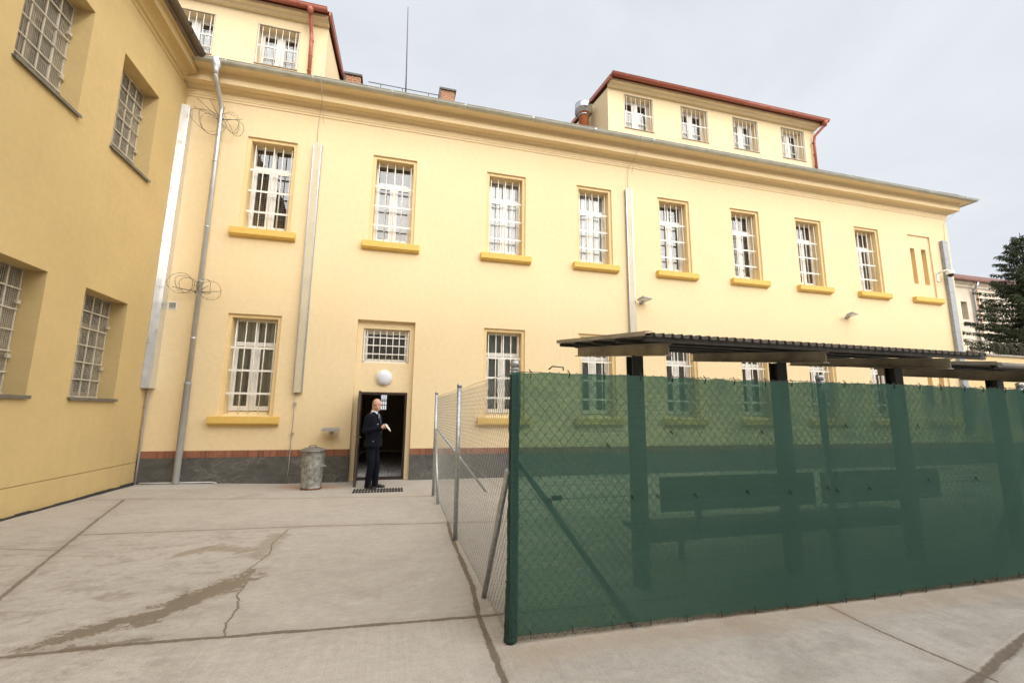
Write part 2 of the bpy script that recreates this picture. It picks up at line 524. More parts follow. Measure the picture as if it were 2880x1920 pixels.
    col = t.mix(t.ramp(t.math('ADD', d, t.ramp(t.noise(p0, 8, 6, .75), .3, .7, -.08, .10)), .05, .16, .6, 0, True), col, (.215, .165, .105))
    d = polyd(pw, [(4.02, -5.15), (3.95, -5.6), (4.0, -6.0)])
    col = t.mix(t.ramp(d, .05, .16, .45, 0, True), col, (.20, .155, .10))
    d = polyd(pw, [(3.0, -6.87), (3.2, -6.84)])
    col = t.mix(t.ramp(d, .02, .1, .4, 0, True), col, (.19, .15, .11))
    e = polyd(pw, [(.45, -.45), (1.35, -.5)])
    col = t.mix(t.ramp(e, .25, .40, .5, 0, True), col, (.50, .49, .465))
    # rust stain round the bin, dusty edge along the screen
    d = polyd(pw, [(3.2, -.55), (4.1, -.95)])
    col = t.mix(t.ramp(d, .05, .45, .45, 0, True), col, (.42, .20, .10))
    d = polyd(pw, [(6.3, -8.6), (13, -8.6)])
    col = t.mix(t.ramp(d, .02, .25, .4, 0, True), col, (.40, .29, .20))
    h = t.math('ADD', t.math('MULTIPLY', t.noise(p0, 26, 5, .7), .6), t.noise(p0, 140, 2))
    crackh = t.ramp(J[.025], .01, .03, -3, 0)
    h = t.math('ADD', h, crackh)
    h = t.math('ADD', h, t.ramp(J[.027], .015, .04, -3, 0))
    h = t.math('ADD', h, t.ramp(J[.034], .02, .05, -3, 0))
    return t.bsdf(col, .92, 0, t.bump(h, .55, .006), .25)
M['ground'] = ground_mat()

def net_mat(name, T, dens=1.0):
    t = NT(name)
    c = t.coord()
    g = t.n('NewGeometry')
    cs = t.math('ABSOLUTE', t.vec('DOT_PRODUCT', g.outputs['Incoming'], g.outputs['Normal']))
    cs = t.math('MAXIMUM', cs, .25)
    weave = t.ramp(t.noise(c, 30, 4, .65, 0, (.05, 1, 2.5)), .3, .7, .80, 1.20)
    weave = t.math('MULTIPLY', weave, t.ramp(t.noise(c, 2.2, 6, .65), .3, .7, .86, 1.14))
    fine = t.ramp(t.noise(c, 230, 2, .6, 0, (.5, 1, 1.3)), .32, .68, .62, 1.38)
    tt = t.math('POWER', T, t.math('DIVIDE', t.math('MULTIPLY', weave, fine), cs))
    big = t.ramp(t.noise(c, 1.2, 3), .3, .7)
    col = t.mix(big, (.074, .148, .126), (.086, .166, .142))
    df = t.n('BsdfDiffuse', {'Color': col})
    tl = t.n('BsdfTranslucent', {'Color': (.092, .19, .16, 1)})
    body = t.n('MixShader', {0: .5, 1: df.outputs[0], 2: tl.outputs[0]})
    tr = t.n('BsdfTransparent', {'Color': (.66, .95, .70, 1)})
    mx = t.n('MixShader', {0: tt, 1: body.outputs[0], 2: tr.outputs[0]})
    t.t.links.new(mx.outputs[0], t.out.inputs['Surface'])
    return t.m
M['net'] = net_mat('green shade net', .215)
M['net_wrap'] = mat('doubled green net', (.012, .048, .038), .7, 0, .25, 9, .004, 20)

# ------------------------------------------------------------------ ground
def gz(x, y):
    a = min(1, max(0, (y + 3.6) / 3.6))
    return -.10 * a * min(1, max(.3, x / 3.0))
g = MB()
xs = [-400, -60, -12, 0] + [i * .75 for i in range(1, 20)] + [18, 24, 40, 90, 400]
ys = [-400, -60, -20] + [-12 + i * .6 for i in range(0, 21)] + [.6, 4, 20, 80, 400]
gi = {}
for j, y in enumerate(ys):
    for i, x in enumerate(xs):
        gi[i, j] = len(g.v)
        g.v.append((x, y, gz(x, y) if y < 1 else -.1))
for j in range(len(ys) - 1):
    for i in range(len(xs) - 1):
        g.f.append((gi[i, j], gi[i + 1, j], gi[i + 1, j + 1], gi[i, j + 1]))
        g.sm.append(True)
tag(g.build('ground', M['ground']), kind='structure')

# ------------------------------------------------------------------ walls with openings
def wall_sheet(mb, u0, u1, z0, z1, holes, d=0.0):
    """front face at depth d with rectangular holes (ua, ub, za, zb)"""
    us = sorted({u0, u1, *[h[0] for h in holes], *[h[1] for h in holes]})
    zs = sorted({z0, z1, *[h[2] for h in holes], *[h[3] for h in holes]})
    us = [u for u in us if u0 <= u <= u1]
    zs = [z for z in zs if z0 <= z <= z1]
    for a, b in zip(us[:-1], us[1:]):
        for c, e in zip(zs[:-1], zs[1:]):
            m, n = (a + b) / 2, (c + e) / 2
            if any(h[0] < m < h[1] and h[2] < n < h[3] for h in holes):
                continue
            mb.face([(a, d, c), (b, d, c), (b, d, e), (a, d, e)])
def reveal(mb, h, d0, d1, sides='lrtb'):
    a, b, c, e = h
    if 'l' in sides: mb.face([(a, d0, c), (a, d1, c), (a, d1, e), (a, d0, e)])
    if 'r' in sides: mb.face([(b, d1, c), (b, d0, c), (b, d0, e), (b, d1, e)])
    if 't' in sides: mb.face([(a, d0, e), (a, d1, e), (b, d1, e), (b, d0, e)])
    if 'b' in sides: mb.face([(a, d1, c), (a, d0, c), (b, d0, c), (b, d1, c)])

# ------------------------------------------------------------------ windows (parts of a building)
def frame_mesh(w, h, d, transom=None, mullion=True, bars=0, rail=.055):
    """casement frame: outer border, transom, sashes; x 0..w, z 0..h, front face at depth d"""
    mb = MB()
    t = .05
    def rect(a, b, c, e, wd, y0, y1):
        mb.box(a, a + wd, y0, y1, c, e)
        mb.box(b - wd, b, y0, y1, c, e)
        mb.box(a + wd, b - wd, y0, y1, c, c + wd)
        mb.box(a + wd, b - wd, y0, y1, e - wd, e)
    rect(0, w, 0, h, t, d, d + .07)
    top = h - t
    if transom:
        mb.box(t, w - t, d - .012, d + .066, transom - .05, transom + .05)
        mb.box(w / 2 - .022, w / 2 + .022, d + .008, d + .06, transom + .05, h - t)
        top = transom - .05
    if mullion:
        mb.box(w / 2 - .045, w / 2 + .045, d - .008, d + .06, t, top)
        cols = [(t, w / 2 - .045), (w / 2 + .045, w - t)]
    else:
        cols = [(t, w - t)]
    for a, b in cols:
        rect(a + .003, b - .003, t + .003, top - .003, rail, d + .006, d + .05)
        for k in range(bars):
            z = t + (top - t) * (k + 1) / (bars + 1)
            mb.box(a + rail, b - rail, d + .014, d + .044, z - .014, z + .014)
    return mb
def grille_mesh(w, z0, z1, nv, hz, d, r=.0135, flat=.025, over=.03, inset=.07):
    mb = MB()
    for k in range(nv):
        x = inset + (w - 2 * inset) * k / (nv - 1)
        mb.tube([(x, d, z0), (x, d, z1)], r, 6)
    for z in hz:
        mb.box(-over, w + over, d - .016, d - .010 + .004, z - flat, z + flat)
    return mb
def lattice_mesh(w, z0, z1, pitch, d, s=.005):
    mb = MB()
    n = int(w / pitch)
    for k in range(n + 1):
        x = w * k / n
        mb.box(x - s, x + s, d, d + .004, z0, z1)
    n = int((z1 - z0) / pitch)
    for k in range(n + 1):
        z = z0 + (z1 - z0) * k / n
        mb.box(0, w, d + .005, d + .009, z - s, z + s)
    return mb
def curtain_mesh(w, z0, z1, d, amp=.02, waves=9):
    mb = MB()
    n = waves * 6
    for k in range(n):
        a, b = k / n, (k + 1) / n
        f = lambda q: (w * q, d + amp * math.sin(q * waves * 2 * math.pi) + amp * .5 * math.sin(q * 17), 0)
        p, q = f(a), f(b)
        mb.face([(p[0], p[1], z0), (q[0], q[1], z0), (q[0], q[1], z1), (p[0], p[1], z1)], True)
    return mb
def sheet_mesh(x0, x1, z0, z1, d):
    mb = MB()
    mb.face([(x0, d, z0), (x1, d, z0), (x1, d, z1), (x0, d, z1)])
    return mb

NW, ST = 1.165, .085              # niche width, width of the plaster surround step
WX = [1.437, 4.496, 7.648, 10.430, 13.222, 15.984, 18.690, 21.396, 24.040]
UZ0, UZ1 = 5.985, 8.470
LZ0, LZ1 = 1.440, 3.865
DOOR = (4.37, 5.807, -.2, 3.90)

_cache = {}
def shared(key, fn):
    if key not in _cache:
        _cache[key] = fn()
    return _cache[key]
def add(name, me, m, parent, loc=None):
    o = bpy.data.objects.new(name, me)
    if not me.materials:
        me.materials.append(m)
    COL.objects.link(o)
    o.parent = parent
    if loc is not None:
        o.location = loc
    return o
def tall_window(parent, x, z0, z1, curtain=None, screen=False):
    H = z1 - z0
    w = NW - 2 * ST
    k = round(H, 3)
    fo = .13
    fr = shared(('f', k), lambda: frame_mesh(w - .01, H - ST - fo, .33, H - ST - fo - .60, True, 0).mesh('window'))
    win = add('window', fr, M['white'], parent, (x + ST + .005, 0, z0 + fo))
    add('pane', shared(('p', k), lambda: sheet_mesh(.04, w - .05, .04, H - ST - fo - .04, .362).mesh('pane')), M['glass'], win)
    add('grille', shared(('g', k), lambda: grille_mesh(w, -.07, H - ST - fo + .02, 5, [(H * q) - fo for q in (.22, .445, .67)], .17).mesh('grille')), M['bar'], win)
    if screen:
        add('wire_screen', shared(('s', k), lambda: lattice_mesh(w - .1, .05, H - ST - fo - .05, .052, .40).mesh('wire_screen')), M['screen'], win, (.05, 0, 0))
    if curtain == 'grey':
        add('curtain', shared(('c', k), lambda: curtain_mesh(w + .5, .05, H - ST - fo - .05, .45, .009, 12).mesh('curtain')), M['curtain'], win, (-.25, 0, 0))
    elif curtain == 'blind':
        add('blind', shared(('b', k), lambda: curtain_mesh(w + .5, .35, H * .62, .46, .006, 20).mesh('blind')), M['blind'], win, (-.25, 0, 0))
    elif curtain == 'full':
        add('blind', shared(('fb', k), lambda: curtain_mesh(w + .5, .05, H - ST - fo - .05, .43, .010, 10).mesh('blind')), M['blind'], win, (-.25, 0, 0))
    elif curtain == 'light':
        add('curtain', shared(('l', k), lambda: curtain_mesh(w * .62, .05, H - ST - fo - .12, .47, .016, 6).mesh('curtain')), M['blind'], win, (-.12, 0, 0))
    return win

# ------------------------------------------------------------------ main building
B = empty('prison_building', (13.15, 0, 0))
tag(B, 'long two storey pale yellow building with barred windows, red dormers and an open brown door', 'building')
BO = Vector((-13.15, 0, 0))
def part(mb, name, m, parent=B, **kw):
    o = mb.build(name, m, parent, **kw)
    if parent is B:
        o.location = BO
    return o

XE = 26.25                       # right-hand end of the facade
WT = 9.42                        # top of plain wall
wall, inset = MB(), MB()
holes = [(x, x + NW, UZ0, UZ1) for x in WX] + [(x, x + NW, LZ0, LZ1) for i, x in enumerate(WX) if i != 1] + [DOOR]
wall_sheet(wall, -.6, XE, .667, WT, holes)
sheet_plinth = MB()
# end wall and back of the building
wall.face([(XE, 0, -.3), (XE, 11, -.3), (XE, 11, WT + .4), (XE, 0, WT + .4)])
wall_sheet(wall, -.6, XE, -.3, WT + .4, [(4.3, 5.7, .3, 3.2)], 11)
for i, x in enumerate(WX):
    for z0, z1 in ((UZ0, UZ1), (LZ0, LZ1)):
        if i == 1 and z0 == LZ0:
            continue
        h = (x, x + NW, z0, z1)
        reveal(wall, h, 0, .05, 'lrt')
        inner = (x + ST, x + NW - ST, z0, z1 - ST)
        if i == 8:               # walled-up window with two slots
            sl = [(x + .13, x + .36, z0 + .55, z1 - .52), (x + .70, x + .95, z0 + .55, z1 - .52)]
            wall_sheet(wall, h[0], h[1], h[2], h[3], sl, .05)
            for q in sl:
                reveal(inset, q, .05, .30)
                inset.face([(q[0], .30, q[2]), (q[1], .30, q[2]), (q[1], .30, q[3]), (q[0], .30, q[3])])
            continue
        wall_sheet(inset, h[0], h[1], h[2], h[3], [inner], .05)
        reveal(inset, inner, .05, .40, 'lrt')
        inset.face([(inner[0], .40, z0 + .13), (inner[0], .05, z0), (inner[1], .05, z0), (inner[1], .40, z0 + .13)])
# door niche
a, b, c, e = DOOR
reveal(wall, DOOR, 0, .13, 'lrt')
TW = (4.515, 5.675, 2.815, 3.70)
DO = (4.515, 5.685, -.2, 2.065)
wall_sheet(wall, a, b, c, e, [TW, DO], .13)
reveal(inset, TW, .13, .42, 'lrtb')
reveal(inset, DO, .13, .20, 'lrt')
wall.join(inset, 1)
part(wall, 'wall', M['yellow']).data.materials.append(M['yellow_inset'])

# plinth and brick course
pl = MB()
for a0, b0 in ((-.6, DOOR[0]), (DOOR[1], XE)):
    pl.box(a0, b0, -.02, .3, -.4, .512)
pl.box(XE - .29, XE + .02, .303, 11, -.4, .512)
part(pl, 'plinth', M['plinth'])
bk = MB()
for a0, b0 in ((-.6, DOOR[0]), (DOOR[1], XE)):
    bk.box(a0, b0, -.008, .28, .514, .666)
part(bk, 'brick_course', M['soldier'])

# sills
for i, x in enumerate(WX):
    for z0 in ((UZ0,) if i == 1 else (UZ0, LZ0)):
        s = shared('sill', lambda: None)
        mb = MB()
        cx = NW / 2
        mb.extrude([(-.14, -.0), (-.14, -.165), (-.115, -.165), (-.115, -.19), (-.05, -.20), (.0, -.21), (.048, -.21), (.048, .0)], 'x', cx - .735, cx + .735)
        part(mb, 'sill', M['sill'], B, bevel=.008).location = BO + Vector((x, 0, z0))

# windows
upper = [('light', True), ('blind', False), ('light', False), ('light', True), (None, True), (None, True), (None, True), ('light', True)]
for i, x in enumerate(WX[:8]):
    tall_window(B, x + BO.x, UZ0, UZ1, *(((None, True), ('blind', True), ('full', False), ('full', False), ('light', True), ('light', True), (None, True), ('light', True))[i]))
for i, x in enumerate(WX[:8]):
    if i != 1:
        tall_window(B, x + BO.x, LZ0, LZ1, 'grey' if i in (0, 3) else (None if i % 2 else 'grey'), i > 3)

# window over the door
tw = add('window', frame_mesh(TW[1] - TW[0] - .01, TW[3] - TW[2] - .01, .30, None, False, 0).mesh('window'), M['white'], B, (TW[0] + .005 + BO.x, 0, TW[2] + .005))
add('pane', sheet_mesh(.04, 1.11, .04, .84, .335).mesh('pane'), M['glass'], tw)
add('wire_screen', lattice_mesh(1.03, .06, .82, .05, .37, .006).mesh('wire_screen'), M['screen'], tw, (.06, 0, 0))
gm = grille_mesh(1.15, -.03, .84, 7, (.23, .45, .66), .20, .011, .014, .0, .09)
gm.box(0, 1.15, .185, .192, .0, .03)
gm.box(.01, .04, .185, .192, .0, .86)
gm.box(1.11, 1.14, .185, .192, .0, .86)
add('grille', gm.mesh('grille'), M['bar'], tw)

# dark rooms behind the windows, hallway behind the door
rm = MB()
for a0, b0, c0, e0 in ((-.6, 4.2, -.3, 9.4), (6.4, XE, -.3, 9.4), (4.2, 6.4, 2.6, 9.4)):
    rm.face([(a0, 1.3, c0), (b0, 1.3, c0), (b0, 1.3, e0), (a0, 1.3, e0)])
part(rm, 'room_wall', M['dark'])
M['hall'] = mat('hallway paint', (.58, .46, .32), .8, 0, .1, 3)
M['hall_floor'] = mat('grey hall floor', (.66, .66, .66), .28, 0, .12, 5)
hl = MB()
hx0, hx1, hd = 4.2, 6.4, 8.0
hl.face([(hx0, .45, -.06), (hx0, hd, -.06), (hx0, hd, 2.6), (hx0, .45, 2.6)])
hl.face([(hx1, .45, -.06), (hx1, hd, -.06), (hx1, hd, 2.6), (hx1, .45, 2.6)])
hl.face([(hx0, .45, 2.6), (hx1, .45, 2.6), (hx1, hd, 2.6), (hx0, hd, 2.6)])
wall_sheet(hl, hx0, hx1, -.06, 2.6, [(4.83, 5.09, 1.62, 2.40)], hd)
for a0, b0, c0, e0 in ((hx0, DO[0], -.06, 2.6), (DO[1], hx1, -.06, 2.6), (DO[0], DO[1], 2.065, 2.6)):
    hl.face([(a0, .45, c0), (b0, .45, c0), (b0, .45, e0), (a0, .45, e0)])
part(hl, 'hallway', M['hall'])
hf = MB()
hf.box(hx0, hx1, .30, hd, -.14, -.062)
part(hf, 'hallway_floor', M['hall_floor'])
hw = MB()
for k in range(4):
    x = 4.84 + .24 * k / 3
    hw.box(x - .012, x + .012, hd - .03, hd - .01, 1.62, 2.40)
for z in (1.63, 1.83, 2.0, 2.06, 2.39):
    hw.box(4.83, 5.09, hd - .05, hd - .031, z - .015, z + .015)
part(hw, 'hallway_grille', M['bar'])
M['daylit'] = mat('hall far outside wall', (.6, .6, .62), .9)
# door frame and leaf
df = MB()
df.box(DO[0], DO[0] + .055, .14, .30, -.12, 2.06)
df.box(DO[1] - .055, DO[1], .14, .30, -.12, 2.06)
df.box(DO[0] + .055, DO[1] - .055, .14, .30, 2.0, 2.06)
df.box(DO[0] + .055, DO[1] - .055, .16, .30, -.14, -.035)
part(df, 'door_frame', M['door'], bevel=.004)
door = empty('door', (4.545 + BO.x, .11, 0), R(-87.2))
door.parent = B
dl = MB()
dl.box(.01, 1.14, -.028, .028, -.09, 2.04)
dl.box(.12, 1.02, -.036, -.029, .12, .85)
dl.box(.12, 1.02, -.036, -.029, 1.02, 1.90)
dl.build('door_leaf', M['door'], door, bevel=.004)
de = MB()
de.box(1.1405, 1.146, -.020, .020, -.085, 2.03)
de.build('door_edge', M['door_edge'], door)
dh = MB()
for s in (-1, 1):
    dh.box(1.035, 1.085, s * .029 - .004, s * .029 + .004, .86, 1.10)
    dh.tube([(1.06, s * .03, 1.0), (1.06, s * .075, 1.0), (.94, s * .08, 1.0)], .009, 8)
dh.tube([(1.147, 0, .97), (1.165, 0, .97)], .012, 8)
dh.build('handle', M['brass'], door)
for z in (.3, 1.0, 1.75):
    hg = MB()
    hg.tube([(0.0, .0, z - .06), (0, .0, z + .06)], .012, 8)
    hg.build('hinge', M['galv'], door)

# cornice: profile (y, z) swept along the front and round the right-hand end
def cornice_prof(base, sc=1.0):
    p = [(0.0, -.14), (-.022, -.125), (-.022, -.075), (-.038, -.065), (-.038, -.015), (-.052, -.005), (-.052, .085), (-.085, .118), (-.14, .128), (-.14, .145),
         (-.33, .145), (-.33, .405), (-.345, .412), (-.345, .428), (-.605, .428), (-.605, .47), (0.0, .56)]
    return [(y * sc, base + z * sc) for y, z in p]
def sweep_L(mb, prof, x0, x1, yend, smooth=False):
    """profile along the front (y = 0 plane), mitred round the corner at x1 and back along the end wall"""
    n = len(prof)
    A = [(x0, y, z) for y, z in prof]
    Bq = [(x1 - y, y, z) for y, z in prof]
    Cq = [(x1 - y, yend, z) for y, z in prof]
    i = len(mb.v)
    mb.v += A + Bq + Cq
    for s in range(2):
        for j in range(n - 1):
            q = i + s * n + j
            mb.f.append((q, q + n, q + n + 1, q + 1))
            mb.sm.append(smooth)
cn = MB()
CB = 9.44
sweep_L(cn, cornice_prof(CB), -.6, XE, 11)
part(cn, 'cornice', M['yellow'])

# main gutter: half round, mitred at the corner
def gutter_prof(yc, zc, r):
    p = [(yc + r, zc + .0)]
    for k in range(13):
        q = math.pi * k / 12
        p.append((yc + r * math.cos(q), zc - r * math.sin(q)))
    p += [(yc - r - .012, zc + .004), (yc - r - .006, zc + .014), (yc - r + .008, zc + .008)]
    for k in range(12, -1, -1):
        q = math.pi * k / 12
        p.append((yc + (r - .006) * math.cos(q), zc - (r - .006) * math.sin(q)))
    return p
gt = MB()
GY, GZ, GR = -.64, 9.945, .088
sweep_L(gt, gutter_prof(GY, GZ, GR), .32, XE + .05, 11, True)
gb = MB()
for k in range(14):
    x = 1.0 + k * 1.95
    gb.extrude([(GY + GR + .004, GZ), *[(GY + (GR + .005) * math.cos(math.pi * q / 10), GZ - (GR + .005) * math.sin(math.pi * q / 10)) for q in range(11)],
                (GY - GR, GZ + .01), *[(GY + (GR - .001) * math.cos(math.pi * q / 10), GZ - (GR - .001) * math.sin(math.pi * q / 10)) for q in range(10, -1, -1)]], 'x', x, x + .035, False)
gt.join(gb, 1)
part(gt, 'gutter', M['zinc_dull']).data.materials.append(M['zinc'])
# roof of tiles
def roof_tiles(mb, x0, x1, y0, y1, z0, slope, pitch=.30, row=.33, amp=.022):
    n = int((x1 - x0) / pitch * 6)
    rows = int((y1 - y0) / row)
    for k in range(rows):
        ya, yb = y0 + k * row, y0 + (k + 1) * row + .02
        za, zb = z0 + (ya - y0) * slope + .022, z0 + (yb - y0) * slope
        i = len(mb.v)
        for j in range(n + 1):
            x = x0 + (x1 - x0) * j / n
            wv = amp * math.sin(2 * math.pi * x / pitch)
            mb.v += [(x, ya, za + wv), (x, yb, zb + wv), (x, ya, za + wv - .03)]
        for j in range(n):
            q = i + j * 3
            mb.f += [(q, q + 3, q + 4, q + 1), (q + 2, q + 5, q + 3, q)]
            mb.sm += [True, True]
SL = .70
ZR = 9.965
rf = MB()
roof_tiles(rf, -.8, XE + .58, -.62, 1.4, ZR, SL)
# plain upper slopes: front, hip end, back
y_r = 5.5
zr = ZR + (y_r + .62) * SL
y1_ = 1.36
z1_ = ZR + (y1_ + .62) * SL
xh = XE + .6
k_ = (y_r - y1_)
rf.face([(-.8, y1_, z1_), (xh - .0, y1_, z1_), (xh - k_, y_r, zr), (-.8, y_r, zr)])
rf.face([(xh, y1_, z1_), (xh + .02, -.62, ZR), (xh + .02, 11.6, ZR), (xh - k_, y_r, zr)])
rf.face([(-.8, y_r, zr), (xh - k_, y_r, zr), (xh, 11.6, ZR), (-.8, 11.6, ZR)])
part(rf, 'roof', M['roof'])
rt = MB()
rt.tube([(xh - .35, -.35, ZR + .2), (xh - 1.4, .9, ZR + 1.1)], .09, 8)
part(rt, 'ridge_tile', M['roof_red'])

# downpipe at the left corner
dp = MB()
dp.lathe([(.13, .11), (.13, .06), (.10, -.10), (.062, -.20), (.062, -.30)], (.80, GY + .02, GZ - .07), 16)
dp.tube([(.80, GY + .02, 9.66), (.802, GY + .03, 9.55), (.81, -.50, 9.42), (.82, -.24, 9.16), (.826, -.15, 9.04), (.828, -.125, 8.9), (.829, -.12, 8.7), (.826, -.12, 2.17)], .056, 14)
for z in (7.6, 5.9, 4.55, 3.2):
    dp.lathe([(.064, -.02), (.066, 0), (.064, .02)], (.826, -.12, z), 14)
    dp.box(.81, .84, -.12, -.01, z - .012, z + .012)
part(dp, 'downpipe', M['zinc'])
d2 = MB()
d2.lathe([(.074, 0), (.074, -.07), (.067, -.08), (.067, -2.2), (.069, -2.24)], (.826, -.12, 2.20), 16)
part(d2, 'downpipe_foot', M['pipe_grey'])

# cable trunkings on the facade
def trunking(x0, x1, z0, z1, m1=M['trunk_beige'], tip=True):
    t = MB()
    fl = .028
    d = -.105
    t.box(x0 + fl, x1 - fl, d, d + .006, z0 - .01, z1)
    if tip:
        xm = (x0 + x1) / 2 - .01
        t.face([(x0 + fl, d, z1), (x1 - fl, d, z1), (xm, d + .02, z1 + .11)])
    f = MB()
    for xx in (x0, x1 - fl):
        f.box(xx, xx + fl, d + .002, -.001, z0, z1 + (.0 if xx == x0 else .03))
    for z in (z0 + (z1 - z0) * q for q in (.18, .42, .58, .8)):
        f.box(x0 - .003, x0 + fl + .002, d - .002, d + .01, z, z + .012)
        f.box(x1 - fl - .002, x1 + .003, d - .002, d + .01, z + .01, z + .022)
        t.box(x0 + fl + .001, x1 - fl - .001, d - .003, d - .0005, z + .02, z + .024)
    o = part(f, 'cable_trunking', M['galv'])
    p = t.build('cover', m1, o)
    return o
trunking(3.0, 3.205, 2.02, 8.46)
trunking(12.05, 12.265, 1.2, 8.53)
et = MB()
et.box(25.70, 25.98, -.12, -.001, 1.0, 8.36)
for z in (2.4, 4.2, 6.3, 7.6):
    et.box(25.695, 25.985, -.124, -.002, z, z + .015)
part(et, 'cable_trunking', M['galv_dull'], bevel=.006)
lt = MB()          # sheet metal box in the inner corner
for z0, z1, o_ in ((2.04, 5.55, 0.0), (5.55, 8.93, .006)):
    yl0, yr0, xr0 = -.30 + .012 * (z0 - 2.04), -.25 + .010 * (z0 - 2.04), .158 + .003 * (z0 - 2.04)
    yl1, yr1, xr1 = -.30 + .012 * (z1 - 2.04), -.25 + .010 * (z1 - 2.04), .158 + .003 * (z1 - 2.04)
    i = len(lt.v)
    lt.v += [(.006, yl0 - o_, z0), (xr0, yr0 - o_, z0), (xr0, -.004, z0), (.006, -.004, z0), (.006, yl1 - o_, z1), (xr1, yr1 - o_, z1), (xr1, -.004, z1), (.006, -.004, z1)]
    for f in ((0, 3, 2, 1), (4, 5, 6, 7), (0, 1, 5, 4), (1, 2, 6, 5), (2, 3, 7, 6), (3, 0, 4, 7)):
        lt.f.append(tuple(i + k for k in f))
        lt.sm.append(False)
part(lt, 'corner_trunking', M['duct_sheet'])
ct = MB()
ct.tube([(.075, -.09, 2.06), (.06, -.07, 1.9), (.05, -.05, .9), (.04, -.05, -.08)], .022, 8)
for z in (1.62, .62):
    ct.tube([(.05, -.05, z), (.0, -.09, z), (-.002, -.16, z + .03)], .007, 6)
part(ct, 'corner_conduit', M['cable'])

# lightning conductors: thin wires from the gutter down to the trunkings
for x in (3.06, 12.16):
    lc = MB()
    lc.tube([(x + .10, GY - GR - .01, GZ + .08), (x + .11, GY - GR - .02, 9.8), (x + .12, -.45, 9.55), (x + .02, -.06, 9.28), (x, -.035, 8.9), (x, -.03, 8.5)], .006, 5)
    lc.tube([(x + .12, GY - GR - .012, GZ + .05), (x + .10, -.40, 9.62), (x + .13, -.08, 9.1)], .004, 5)
    part(lc, 'lightning_conductor', M['cable'])
lc = MB()
lc.tube([(26.3, -.7, 10.0), (26.2, -.45, 9.5), (26.05, -.04, 9.1), (26.0, -.03, 8.4)], .006, 5)
part(lc, 'lightning_conductor', M['cable'])
wd = MB()          # earth wire below the middle trunking
wd.tube([(3.07, -.05, 2.02), (3.055, -.04, 1.2), (3.05, -.045, .3), (3.035, -.05, -.06)], .010, 6)
for z in (1.75, 1.72, 1.05):
    wd.box(3.03, 3.10, -.06, -.02, z, z + .02)
part(wd, 'earth_wire', M['cable'])
cb = MB()
cb.tube([(.12, -.06, .0), (.7, -.08, -.005), (1.5, -.07, -.015), (1.62, -.12, -.03)], .012, 6)
part(cb, 'cable', M['plastic_white'])

